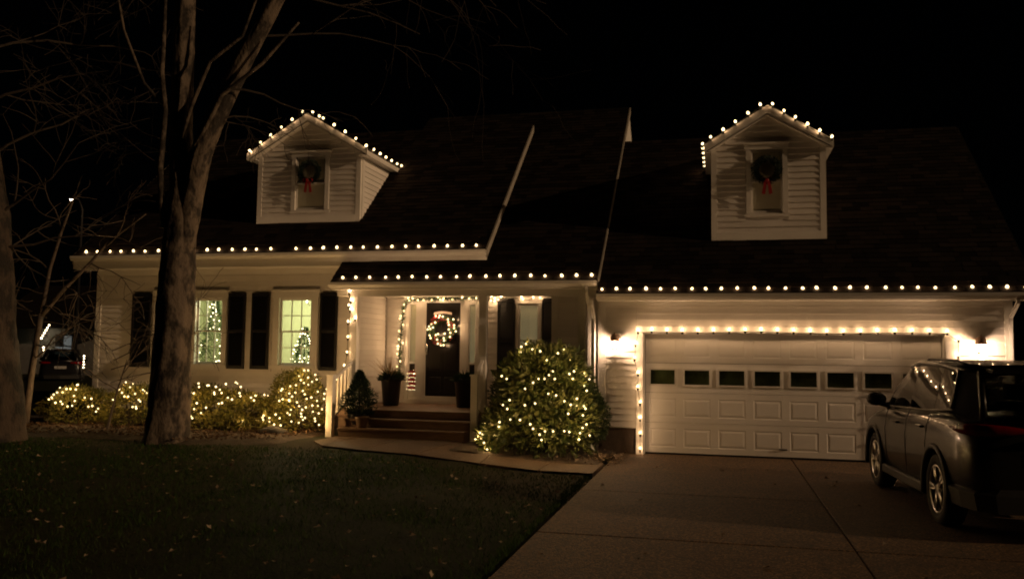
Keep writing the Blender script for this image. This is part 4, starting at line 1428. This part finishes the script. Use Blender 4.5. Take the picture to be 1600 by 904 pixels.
def car(label, paint, loc, rotz, detail=True, cat="car"):
    root = empty("parked_car", (0, 0, 0))
    tag(root, label, cat)
    # lower body loft
    st = [(-2.34, .70, .42, .93, .62), (-2.30, .82, .36, 1.02, .70), (-2.12, .895, .29, 1.12, .76), (-1.75, .918, .26, 1.155, .83), (-1.1, .925, .23, 1.14, .85), (-.3, .918, .22, 1.11, .85),
          (.45, .915, .22, 1.09, .85), (.95, .918, .22, 1.075, .85), (1.35, .922, .23, 1.04, .84), (1.75, .912, .25, .99, .80), (2.05, .87, .28, .92, .74), (2.20, .78, .33, .80, .64), (2.26, .64, .40, .68, .5)]
    vs, fs = [], []
    for (y, w, zb, zt, wt) in st:
        half = [(0, zb), (w * .80, zb), (w * .965, zb + .10), (w, zb + (zt - zb) * .40), (w * 1.005, zb + (zt - zb) * .66), (w * .975, zb + (zt - zb) * .84), (wt, zt), (wt * .5, zt + .022), (0, zt + .03)]
        ring = half + [(-x, z) for (x, z) in reversed(half[1:-1])]
        vs += [(x, y, z) for (x, z) in ring]
    n = 16
    for i in range(len(st) - 1):
        for k in range(n):
            fs.append((i * n + k, i * n + (k + 1) % n, (i + 1) * n + (k + 1) % n, (i + 1) * n + k))
    fs.append(tuple(range(n - 1, -1, -1)))
    fs.append(tuple(range((len(st) - 1) * n, len(st) * n)))
    b = MB()
    b.add(vs, fs)
    body = b.build("body", paint, root, True)
    bm = bmesh.new()
    bm.from_mesh(body.data)
    bmesh.ops.recalc_face_normals(bm, faces=bm.faces)
    bm.to_mesh(body.data)
    bm.free()
    body.modifiers.new("s", 'SUBSURF').levels = 2
    body.modifiers["s"].render_levels = 2
    bake(body)
    cutters = []
    for y in (1.33, -1.33):
        for s_ in (-1, 1):
            c = MB()
            rot = Matrix.Rotation(math.pi / 2, 3, 'Y')
            c.lathe([(.405, -.2), (.405, .2)], 32, (s_ * .86, y, .37), rot)
            co = c.build("cut", PLASTIC, root)
            bm = bmesh.new()
            bm.from_mesh(co.data)
            bmesh.ops.recalc_face_normals(bm, faces=bm.faces)
            bm.to_mesh(co.data)
            bm.free()
            cutters.append(co)
            md = body.modifiers.new("b", 'BOOLEAN')
            md.operation = 'DIFFERENCE'
            md.solver = 'EXACT'
            md.object = co
    bake(body)
    for co in cutters:
        bpy.data.objects.remove(co)
    body.data.materials.clear()
    body.data.materials.append(paint)
    body.data.polygons.foreach_set("use_smooth", [True] * len(body.data.polygons))
    # greenhouse corner points, right side (mirrored)
    PT = {'A0': (.79, 1.05, 1.06), 'A1': (.655, .26, 1.585), 'B0': (.845, -.16, 1.125), 'B1': (.705, -.20, 1.650), 'C0': (.85, -1.12, 1.155), 'C1': (.70, -1.05, 1.632),
          'D0': (.835, -1.70, 1.20), 'D1': (.70, -1.52, 1.56), 'S0': (.848, .88, 1.095), 'S1': (.70, .20, 1.60), 'T0': (.70, -2.16, 1.12), 'T1': (.60, -1.80, 1.60)}
    def mir(p, s_):
        return (p[0] * s_, p[1], p[2])
    # roof skin
    b = MB()
    rows = [(.30, .655, 1.585), (.12, .695, 1.64), (-.2, .715, 1.672), (-.8, .715, 1.672), (-1.3, .70, 1.65), (-1.7, .66, 1.615), (-1.92, .60, 1.575)]
    vs, fs = [], []
    for (y, w, z) in rows:
        for k in range(9):
            u = -1 + k / 4
            vs.append((u * w, y, z + .042 * (1 - u ** 4) - .02))
    for i in range(len(rows) - 1):
        for k in range(8):
            fs.append((i * 9 + k, (i + 1) * 9 + k, (i + 1) * 9 + k + 1, i * 9 + k + 1))
    b.add(vs, fs)
    ro = b.build("roof_panel", paint, root, True)
    md = ro.modifiers.new("s", 'SOLIDIFY')
    md.thickness = .04
    bake(ro)
    b = MB()
    for s_ in (-1, 1):
        def q(k):
            return mir(PT[k], s_)
        b.tube([q('A0'), ((PT['A0'][0] * .55 + PT['A1'][0] * .45) * s_ * 1.01, .70, 1.33), q('A1'), q('S1'), q('B1'), q('C1'), (s_ * .69, -1.4, 1.60), q('T1')], [.035, .03, .03, .032, .032, .032, .04, .05], 8)
        bp = MB()
        bp.tube([(q('B0')[0] * .955, q('B0')[1], q('B0')[2]), (q('B1')[0] * .955, q('B1')[1], q('B1')[2])], .026, 6)
        bp.build('door_pillar', GLOSSBLACK, root, True)
        bp = MB()
        bp.tube([(q('C0')[0] * .955, q('C0')[1], q('C0')[2]), (q('C1')[0] * .955, q('C1')[1], q('C1')[2])], .026, 6)
        bp.build('door_pillar', GLOSSBLACK, root, True)
        # rear quarter panel between side glass and tailgate glass
        d0, d1, t0, t1 = q('D0'), q('D1'), q('T0'), q('T1')
        c1 = (s_ * .69, -1.40, 1.61)
        o = s_ * .012
        vs = [d0, d1, t1, t0, c1, (d0[0] * 1.0, -2.0, 1.10)]
        b.add([(p[0] + o, p[1], p[2]) for p in vs], [(0, 1, 2, 3), (1, 4, 2), (0, 3, 5)])
        b.tube([d0, d1, c1], .03, 6)
        b.tube([t0, t1], .035, 6)
    b.tube([mir(PT['T1'], -1), (0, -1.84, 1.63), PT['T1']], .035, 6)
    b.tube([mir(PT['T0'], -1), (0, -2.22, 1.13), PT['T0']], .04, 6)
    b.build("pillars", paint, root, True)
    b = MB()
    b.hexa([(-.56, -2.0, 1.565), (.56, -2.0, 1.565), (.60, -1.72, 1.60), (-.60, -1.72, 1.60), (-.55, -2.0, 1.595), (.55, -2.0, 1.595), (.60, -1.72, 1.645), (-.60, -1.72, 1.645)])
    b.build("spoiler", paint, root)
    # glass
    def pane(name, c, bulge, mat):
        g_ = MB()
        A, B, C, D = [Vector(p) for p in c]
        nrm = (B - A).cross(D - A).normalized()
        if nrm.x * (A.x + B.x) < 0 and abs(nrm.x) > .3:
            nrm = -nrm
        vs, fs = [], []
        N = 6
        for i in range(N + 1):
            for j in range(N + 1):
                u, v = i / N, j / N
                p = (A * (1 - u) + B * u) * (1 - v) + (D * (1 - u) + C * u) * v
                vs.append(p + nrm * bulge * 4 * (u * (1 - u) + v * (1 - v)) * .5)
        for i in range(N):
            for j in range(N):
                a = i * (N + 1) + j
                fs.append((a, a + N + 1, a + N + 2, a + 1))
        g_.add(vs, fs)
        g_.build(name, mat, root, True)
    for s_ in (-1, 1):
        q = lambda k: mir(PT[k], s_)
        pane("side_window", (q('S0'), q('B0'), q('B1'), q('S1')), .02, CARGLASS)
        pane("side_window", (q('B0'), q('C0'), q('C1'), q('B1')), .02, REARGLASS)
        pane("side_window", (q('C0'), q('D0'), q('D1'), q('C1')), .012, REARGLASS)
        tr = MB()
        tr.tube([q('S0'), q('B0'), q('C0'), q('D0'), q('D1'), (s_ * .705, -1.3, 1.615), q('C1'), q('B1'), q('S1')], .011, 5)
        tr.build("window_trim", SATIN, root)
    pane("windshield", (mir(PT['A0'], -1), PT['A0'], PT['A1'], mir(PT['A1'], -1)), .05, CARGLASS)
    pane("rear_window", (mir(PT['T0'], -1), PT['T0'], PT['T1'], mir(PT['T1'], -1)), .03, CARGLASS)
    # mirrors
    for s_ in (-1, 1):
        b = MB()
        rot = Matrix.Rotation(math.pi / 2, 3, 'X')
        vs = []
        b.lathe([(.02, -.09), (.085, -.07), (.11, -.01), (.10, .05), (.03, .09)], 12, (0, 0, 0), rot)
        b.v = [(s_ * 1.015 + v[0] * 1.15, .74 + v[1], 1.185 + v[2] * .82) for v in b.v]
        b.tube([(s_ * .84, .80, 1.10), (s_ * .98, .75, 1.13)], [.04, .03], 6)
        b.build("side_mirror", PLASTIC, root, True)
    # wheels
    for y in (1.33, -1.33):
        for s_ in (-1, 1):
            rot = Matrix.Rotation(s_ * math.pi / 2, 3, 'Y')
            c = (s_ * .80, y, .36)
            b = MB()
            b.lathe([(.20, -.12), (.23, .02), (.235, .05)], 20, c, rot)
            wh = b.build("wheel", PLASTIC, root, True)
            b = MB()
            b.lathe([(.245, -.11), (.31, -.115), (.348, -.095), (.36, -.05), (.36, .06), (.348, .10), (.31, .118), (.25, .105), (.245, .05)], 28, c, rot)
            b.build("tyre", RUBBER, wh, True)
            b = MB()
            b.lathe([(.246, .02), (.25, .103), (.235, .108), (.225, .06), (.222, .02)], 28, c, rot)
            for k in range(5):
                for da in (-.13, .13):
                    a = k * 2 * math.pi / 5 + da + .3
                    a2 = k * 2 * math.pi / 5 + da * .45 + .3
                    o0 = Vector((math.cos(a2) * .045, math.sin(a2) * .045, .088))
                    o1 = Vector((math.cos(a) * .232, math.sin(a) * .232, .095))
                    b.tube([Vector(c) + rot @ o0, Vector(c) + rot @ o1], [.017, .015], 5)
            b.lathe([(.07, .06), (.065, .095), (.03, .10)], 12, c, rot)
            b.build("rim", ALLOY, wh, True)
            # arch cladding
            b = MB()
            pts = []
            for k in range(15):
                a = -.25 + (math.pi + .5) * k / 14
                pts.append((s_ * .915, y + .425 * math.cos(a), .37 + .425 * math.sin(a)))
            b.tube(pts, .035, 6)
            b.build("arch_cladding", PLASTIC, root, True)
    for s_ in (-1, 1):
        b = MB()
        b.cbox(min(s_ * .86, s_ * .93), max(s_ * .86, s_ * .93), -.93, .93, .25, .36, .015)
        b.build("sill_cladding", PLASTIC, root)
        # tail lamp wrapped round the corner
        key = [(.925, -1.90, .02), (.928, -2.0, .06), (.918, -2.12, .09), (.885, -2.22, .105), (.82, -2.30, .11), (.70, -2.345, .105), (.55, -2.36, .085), (.42, -2.362, .05)]
        path = []
        for i in range(len(key) - 1):
            for q in range(3):
                path.append(tuple(key[i][c] + (key[i + 1][c] - key[i][c]) * q / 3 for c in range(3)))
        path.append(key[-1])
        b = MB()
        vs, fs = [], []
        for i, (xa, ya, h) in enumerate(path):
            pa, pb = path[max(0, i - 1)], path[min(len(path) - 1, i + 1)]
            tx, ty = pb[0] - pa[0], pb[1] - pa[1]
            l = math.hypot(tx, ty)
            nx_, ny_ = -ty / l, tx / l
            if nx_ * xa + ny_ * (ya + 1.5) < 0:
                nx_, ny_ = -nx_, -ny_
            for (o, z) in ((-.05, -.5), (.004, -.5), (.016, -.38), (.020, 0), (.014, .38), (.002, .5), (-.05, .5)):
                vs.append((s_ * (xa + nx_ * o), ya + ny_ * o, 1.045 + z * h))
        m7 = 7
        for i in range(len(path) - 1):
            for q in range(m7 - 1):
                fs.append((i * m7 + q, i * m7 + q + 1, (i + 1) * m7 + q + 1, (i + 1) * m7 + q))
        b.add(vs, fs)
        b.build("tail_lamp", REDLENS, root, True)
        b = MB()
        b.cbox(min(s_ * .90, s_ * .945), max(s_ * .90, s_ * .945), .10, .28, .925, .95, .006)
        b.build("door_handle", paint, root)
        b = MB()
        b.cbox(min(s_ * .90, s_ * .950), max(s_ * .90, s_ * .950), -.92, -.74, .955, .98, .006)
        b.build("door_handle", paint, root)
        b = MB()
        for yy in (.72, -.20, -1.0):
            b.tube([(s_ * .900, yy, .36), (s_ * .917, yy, .58), (s_ * .926, yy - .01, .80), (s_ * .905, yy - .02, .99), (s_ * .855, yy - .02, 1.11)], .004, 4)
        b.build("door_seam", PLASTIC, root)
        b = MB()
        b.tube([(s_ * .60, .0, 1.655), (s_ * .61, -.15, 1.69), (s_ * .62, -1.2, 1.685), (s_ * .60, -1.5, 1.63)], .014, 6)
        b.build("roof_rail", PLASTIC, root, True)
    # rear bumper cladding, plate, tailgate strip
    b = MB()
    path = [(.93, -1.78), (.915, -2.05), (.85, -2.28), (.70, -2.40), (0, -2.45), (-.70, -2.40), (-.85, -2.28), (-.915, -2.05), (-.93, -1.78)]
    for i in range(8):
        (xa, ya), (xb, yb) = path[i], path[i + 1]
        k = .88
        b.hexa([(xa * .97, ya, .30), (xb * .97, yb, .30), (xb * k, yb + .09, .30), (xa * k, ya + .09, .30), (xa, ya, .46), (xb, yb, .46), (xb * k, yb + .09, .52), (xa * k, ya + .09, .52)])
    b.build("rear_bumper", PLASTIC, root)
    b = MB()
    b.cbox(-.26, .26, -2.375, -2.34, .76, .89, .005)
    b.build("plate_panel", FARWALL, root)
    b = MB()
    b.cbox(-.40, .40, -2.385, -2.33, .93, .965, .006)
    b.build("tailgate_strip", CHROME, root)
    # seats and dash
    b = MB()
    for sx in (-.38, .38):
        for y0, y1 in ((-.05, .12), (-1.0, -.85)):
            b.cbox(sx - .25, sx + .25, y0 - .05, y1 - .02, .55, 1.22, .04)
            b.cbox(sx - .12, sx + .12, y0 - .08, y1 - .08, 1.24, 1.42, .03)
    b.box(-.78, .78, .75, 1.0, .8, 1.10)
    b.tube([(-.38 + .17 * math.cos(k * math.pi / 8), .62 + .06 * math.sin(k * math.pi / 8), 1.08 + .16 * math.sin(k * math.pi / 8)) for k in range(17)], .014, 5)
    b.build("seats", SEATM, root)
    root.location = loc
    root.rotation_euler = (0, 0, rotz)
    root.scale = (1.0, 1.02, 1.03)
    return root

car("dark sport utility vehicle parked on the driveway facing the garage", PAINT_CAR, (4.37, -4.02, 0), math.radians(3.3))
car("black car parked far off by the neighbouring yard", PAINT_FAR, (-31.0, 21.5, -.05), math.radians(38))

# ------------------------------------------------------------------ trees
def branchy(b, p, d, r, L, depth, twigs, droop=0.0, wob=.25):
    n = 5
    pts, rad = [Vector(p)], [r]
    dd = Vector(d).normalized()
    for i in range(n):
        dd = (dd + rdir() * wob + Vector((0, 0, -droop))).normalized()
        pts.append(pts[-1] + dd * L / n)
        rad.append(max(.004, r * (1 - .72 * (i + 1) / n)))
    b.tube(pts, rad, 5 if r > .02 else 4, caps=False)
    if depth > 0:
        for _ in range(twigs):
            k = rnd.randint(1, n)
            nd = (dd + rdir() * .95).normalized()
            branchy(b, pts[k], nd, rad[k] * .62 + .002, L * rnd.uniform(.45, .75), depth - 1, twigs, droop, wob)

# main tree
t = empty("bare_tree", (-7.95, -2.4, .15))
tag(t, "big bare tree with forked trunk standing in front of the lit house", "tree", "bare trees in the front yard")
b = MB()
def trunk(b, pts, rad, n=14, jit=.05, sub=4):
    """tapered stem; thick ones get ridged bark"""
    P, R_ = [], []
    for i in range(len(pts) - 1):
        L = (Vector(pts[i + 1]) - Vector(pts[i])).length
        sub = max(3, int(L / (.07 if rad[0] > .15 else .25)))
        for k in range(sub):
            u = k / sub
            P.append(Vector(pts[i]).lerp(Vector(pts[i + 1]), u))
            R_.append(rad[i] + (rad[i + 1] - rad[i]) * u)
    P.append(Vector(pts[-1]))
    R_.append(rad[-1])
    if rad[0] <= .15:
        b.tube(P, R_, n, jit * .5)
        return
    n = 36
    k0 = len(b.v)
    b.tube(P, R_, n)
    for i in range(len(P)):
        for q in range(n):
            idx = k0 + i * n + q
            v = Vector(b.v[idx])
            o = v - P[i]
            w = o.normalized()
            h = noise.noise(Vector((w.x * 2.2, w.y * 2.2, P[i].z * .9))) * .10 + abs(noise.noise(Vector((w.x * 6.5, w.y * 6.5, P[i].z * 1.6)))) * -.13 + noise.noise(Vector((w.x * 9, w.y * 9, P[i].z * 6))) * .045
            b.v[idx] = tuple(P[i] + o * (1.03 + h))
trunk(b, [(-7.97, -2.4, .0), (-7.96, -2.4, .25), (-7.94, -2.4, .7), (-7.89, -2.4, 2.47), (-7.85, -2.4, 4.1), (-7.84, -2.4, 4.6), (-7.93, -2.4, 5.6), (-7.95, -2.4, 8.0), (-8.0, -2.4, 10.5)], [.46, .37, .335, .30, .265, .225, .185, .17, .12])
b.build("trunk", BARK, t, True)
b = MB()
trunk(b, [(-7.75, -2.42, 3.5), (-7.62, -2.45, 4.4), (-7.44, -2.5, 5.15), (-7.24, -2.5, 5.65), (-6.72, -2.45, 6.75), (-6.14, -2.4, 7.85), (-5.3, -2.2, 9.6), (-4.6, -1.9, 11.0)], [.16, .19, .185, .17, .15, .125, .09, .05])
b.build("limb", BARK, t, True)
b = MB()
trunk(b, [(-8.10, -2.55, 3.85), (-8.17, -2.6, 4.9), (-8.10, -2.62, 5.9), (-8.22, -2.6, 6.6), (-8.28, -2.5, 8.2)], [.05, .055, .045, .04, .03], 8)
b.build("limb", BARK, t, True)
b = MB()
trunk(b, [(-7.72, -2.6, 4.85), (-7.3, -2.65, 5.5), (-6.95, -2.7, 6.1), (-6.2, -2.7, 6.6), (-5.6, -2.6, 7.3)], [.05, .045, .04, .03, .018], 7)
trunk(b, [(-7.75, -2.6, 5.4), (-7.55, -2.65, 6.0), (-7.2, -2.7, 6.7), (-6.6, -2.7, 7.1), (-6.3, -2.7, 7.9)], [.04, .036, .03, .025, .018], 7)
trunk(b, [(-8.1, -2.5, 5.9), (-8.5, -2.7, 6.4), (-8.8, -2.9, 7.3), (-9.0, -3, 8.4)], [.03, .028, .022, .015], 6)
b.build("limb", BARK, t, True)
b = MB()
for p0, d0, L, dr in (((-6.1, -2.4, 7.9), (.8, .4, .25), 2.6, .10), ((-5.9, -2.35, 8.3), (1, .5, .1), 3.0, .13), ((-5.4, -2.2, 9.3), (1, .5, -.1), 3.2, .14), ((-6.5, -2.4, 7.2), (.9, .6, .3), 2.4, .10), ((-5.1, -2.1, 9.9), (1, .2, -.2), 3.4, .14),
                     ((-7.95, -2.4, 7.6), (-.8, .1, .4), 2.2, .03), ((-7.95, -2.4, 6.6), (-1, -.2, .3), 2.0, .04), ((-8.25, -2.5, 8.0), (-.4, .2, .8), 2.2, .0), ((-7.9, -2.4, 8.6), (.5, -.3, .7), 2.6, .02), ((-7.3, -2.65, 5.6), (.7, .3, .3), 1.3, .05), ((-6.9, -2.7, 6.2), (.9, .3, .0), 1.6, .08), ((-8.0, -2.4, 5.2), (-1, .3, .3), 1.6, .04)):
    branchy(b, p0, d0, .022, L, 2 if dr > .05 else 3, 4 if dr < .05 else 3, dr * .55)
b.build("branches", TWIG, t)

t = empty("bare_tree", (-10.78, -3.2, .15))
tag(t, "thick dark tree trunk at the left edge of the yard", "tree", "bare trees in the front yard")
b = MB()
trunk(b, [(-10.83, -3.2, .0), (-10.81, -3.2, .35), (-10.85, -3.2, 1.2), (-10.95, -3.2, 2.2), (-11.11, -3.2, 3.9), (-11.33, -3.2, 5.1), (-11.48, -3.2, 6.5), (-11.63, -3.2, 9)], [.62, .50, .43, .38, .34, .27, .17, .12])
b.build("trunk", BARKD, t, True)
b = MB()
for p0, d0, L in (((-11.03, -3.2, 4.0), (.7, .3, .7), 2.2), ((-11.28, -3.2, 5.0), (.8, .2, .5), 2.4), ((-11.43, -3.2, 6.0), (.7, .2, .6), 2.4), ((-11.03, -3.2, 3.4), (.9, .4, .5), 1.8), ((-11.53, -3.2, 7), (.6, .4, .6), 2.8)):
    branchy(b, p0, d0, .028, L, 2, 4, .0)
b.build("branches", TWIG, t)

t = empty("bare_sapling", (-12.25, -.9, .15))
tag(t, "thin bare forked sapling growing at the left house corner", "tree")
b = MB()
trunk(b, [(-12.28, -.9, .1), (-12.2, -.9, 1.13), (-12.03, -.9, 2.43)], [.075, .065, .055], 8)
trunk(b, [(-12.03, -.9, 2.40), (-11.88, -.9, 3.34), (-11.6, -.95, 4.1), (-11.37, -.95, 4.7)], [.045, .036, .028, .016], 7)
trunk(b, [(-12.03, -.9, 2.38), (-11.55, -.85, 2.94), (-11.02, -.8, 3.45), (-10.6, -.85, 3.85), (-9.7, -.9, 4.4)], [.05, .042, .034, .024, .012], 7)
b.build("trunk", SAPLING, t, True)
b = MB()
for p0, d0, L, dr in (((-11.6, -.95, 4.1), (-.4, -.2, .9), 1.2, 0), ((-11.88, -.9, 3.3), (-.8, -.2, .6), 1.3, .0), ((-11.0, -.8, 3.45), (.9, -.3, -.2), 1.5, .05), ((-10.6, -.85, 3.8), (.8, -.2, .3), 1.4, 0), ((-11.5, -.85, 2.95), (.9, -.3, .1), 1.5, .06), ((-11.9, -.9, 2.6), (.9, -.3, -.2), 1.8, .03), ((-12.1, -.9, 1.8), (1, -.4, .2), 1.7, .05), ((-12.15, -.9, 1.5), (1, -.3, .3), 2.0, .06), ((-12.03, -.9, 2.4), (-.9, -.2, .5), 1.5, .02)):
    branchy(b, p0, d0, .018, L, 2, 4, dr, .3)
b.build("branches", SAPLING, t)
t = empty("bare_sapling", (-9.9, -1.5, .15))
tag(t, "low twiggy bare sapling reaching across the left lit window", "tree")
b = MB()
branchy(b, (-9.9, -1.5, .1), (.15, .1, 1), .03, 1.5, 1, 4, 0, .15)
for z, L in ((1.1, 1.5), (1.35, 1.7), (1.5, 1.9), (1.7, 1.6)):
    branchy(b, (-9.85, -1.5, z), (1, .2, .35), .013, L, 2, 4, .05, .22)
b.build("branches", SAPLING, t)

# ------------------------------------------------------------------ lawn blades and fallen leaves
def on_walk(x, y):
    return (-5.7 < x < -.4) and y > -3.1 + (.25 if x < -3.3 else 0) + (.55 if x < -4.4 else 0) + (.5 if x < -5.2 else 0)
b = MB()
cnt = 0
while cnt < 80000:
    x = rnd.uniform(-13.5, -.40) if rnd.random() < .97 else rnd.gauss(-.50, .07)
    y = -2.4 - 9.0 * rnd.random() ** .8
    if y > bed_edge(x) or on_walk(x, y):
        continue
    # bare and thin patches
    if rnd.random() < .35 * (1 + math.sin(x * 2.1 + 1.3 * math.sin(y * 1.7))) * (.5 + .5 * math.sin(y * 2.7 + x)):
        continue
    z = gz(x, y) - .01
    h = rnd.uniform(.025, .07)
    a = rnd.uniform(0, 2 * math.pi)
    w = rnd.uniform(.002, .0045) * (1 + max(0, y + 9) * .18)
    lx, ly = rnd.gauss(0, .025), rnd.gauss(0, .025)
    k = len(b.v)
    b.v += [(x - w * math.cos(a), y - w * math.sin(a), z), (x + w * math.cos(a), y + w * math.sin(a), z), (x + lx, y + ly, z + h)]
    b.f.append((k, k + 1, k + 2))
    cnt += 1
gr = b.build("grass", GRASSM)
tag(gr, "short dark green grass of the front lawn", "grass", kind="stuff")

def litter(label, n, sampler, smin, smax, lift=.02, mat=None):
    b = MB()
    for _ in range(n):
        x, y, z = sampler()
        d = Vector((rnd.uniform(-1, 1), rnd.uniform(-1, 1), rnd.uniform(-.1, .35)))
        l = rnd.uniform(smin, smax)
        p = Vector((x, y, z + lift * rnd.uniform(.3, 1.3)))
        dn = d.normalized()
        a = Vector((-dn.y, dn.x, rnd.uniform(-.3, .3))).normalized()
        k = len(b.v)
        # five-point leaf
        b.v += [tuple(p), tuple(p + dn * l * .35 + a * l * .42 + Vector((0, 0, .2 * l))), tuple(p + dn * l * .6 + a * l * .2), tuple(p + dn * l), tuple(p + dn * l * .6 - a * l * .2), tuple(p + dn * l * .35 - a * l * .42 + Vector((0, 0, .15 * l)))]
        b.f += [(k, k + 1, k + 2), (k, k + 2, k + 3), (k, k + 3, k + 4), (k, k + 4, k + 5)]
    o = b.build("fallen_leaves", mat or DEADLEAF)
    tag(o, label, "leaves", kind="stuff")
def s_lawn():
    while True:
        x, y = rnd.uniform(-11, -.4), rnd.uniform(-11, -3)
        if not on_walk(x, y) and y < bed_edge(x):
            return x, y, gz(x, y) + .03
litter("pale dry leaves scattered over the dark lawn", 620, s_lawn, .035, .085)
def s_bed():
    x = rnd.uniform(-14, -6.1)
    y = rnd.uniform(bed_edge(x), .2)
    return x, y, gz(x, y) + .07
litter("brown dry leaves covering the mulch bed under the lit shrubs", 3000, s_bed, .04, .10, mat=BEDLEAF)
def s_corner():
    a, r = rnd.uniform(0, 6.28), abs(rnd.gauss(0, .35))
    return min(-.3, max(-1.4, -.55 + r * math.cos(a))), min(-.1, -1.1 + r * 1.6 * math.sin(a)), .03
litter("drift of dry leaves at the garage corner beside the clipped bush", 220, s_corner, .05, .10)
def s_drive():
    x, y = rnd.uniform(-.4, 3), rnd.uniform(-9, -.3)
    return x, y, .0
litter("few dry leaves lying on the driveway", 22, s_drive, .06, .11, .008)

# rock at the bed edge
t = MB()
for _ in range(1):
    bm = bmesh.new()
    bmesh.ops.create_icosphere(bm, subdivisions=2, radius=1)
    for v in bm.verts:
        k = 1 + rnd.uniform(-.12, .12)
        v.co = Vector((-6.75 + v.co.x * .30 * k, -.95 + v.co.y * .20 * k, .22 + v.co.z * .13 * k))
    bm.verts.index_update()
    t.add([v.co for v in bm.verts], [[v.index for v in f.verts] for f in bm.faces])
    bm.free()
tag(t.build("rock", ROCKM, None, True), "dark rounded rock lying in front of the tall lit shrub", "rock")

# ------------------------------------------------------------------ beyond the yard
nb = empty("neighbour_house", (-37, 30, .1))
tag(nb, "dark neighbouring house seen far off at the left", "house")
b = MB()
b.box(-42, -33, 28, 36, -.2, 3.0)
b.build("wall", FARWALL, nb)
b = MB()
b.prism([(27.5, 2.9), (32, 5.8), (36.5, 2.9)], 'x', -42.4, -32.6)
b.build("roof", SHINGLE, nb)
w_ = MB()
w_.box(-37.3, -36.1, 27.93, 27.99, 1.15, 2.55)
wf = w_.build("window", BLACK, nb)
for i in range(2):
    for j in range(2):
        if (i, j) == (0, 1):
            continue
        p = MB()
        p.box(-37.24 + i * .57, -36.72 + i * .57, 27.90, 27.93, 1.22 + j * .65, 1.80 + j * .65)
        p.build("pane", FARWIN, wf)
b = MB()
light_string("slanting row of far holiday lights beside the thin sapling", [(-37.9 + .10 * i, 27.5, 2.30 + .155 * i) for i in range(6)] + [(-37.72, 27.5, 1.75), (-37.66, 27.5, 1.58)], MINI_FAR, "far holiday lights", wire=True, sock=False, drop=.02, scale=3.6)
light_string("short upright row of far holiday lights near the left house corner", [(-28.55 + .01 * (i % 2), 20, 1.36 - .135 * i) for i in range(5)], MINI_FAR, "far holiday lights", wire=True, sock=False, drop=.02, scale=2.6)
t = empty("street_lamp", (-33.88, 25, 0))
tag(t, "far street lamp on a tall pole shining through the bare branches", "street lamp")
b = MB()
b.tube([(-33.88, 25.6, -.1), (-33.88, 25.6, 9.6), (-33.88, 25.3, 10.1), (-33.88, 24.9, 10.15)], [.12, .08, .06, .05], 8)
b.build("pole", BLACK, t, True)
b = MB()
b.lathe([(.06, 10.16), (.22, 10.10), (.24, 10.04)], 10, (-33.88, 24.75, 0))
b.build("hood", BLACK, t, True)
b = MB()
b.lathe([(.04, 9.94), (.08, 9.97), (.09, 10.03)], 10, (-33.88, 24.75, 0))
b.build("lens", glow_mat("street_lamp_glow", (1.0, .86, .66), 6.0), t, True)
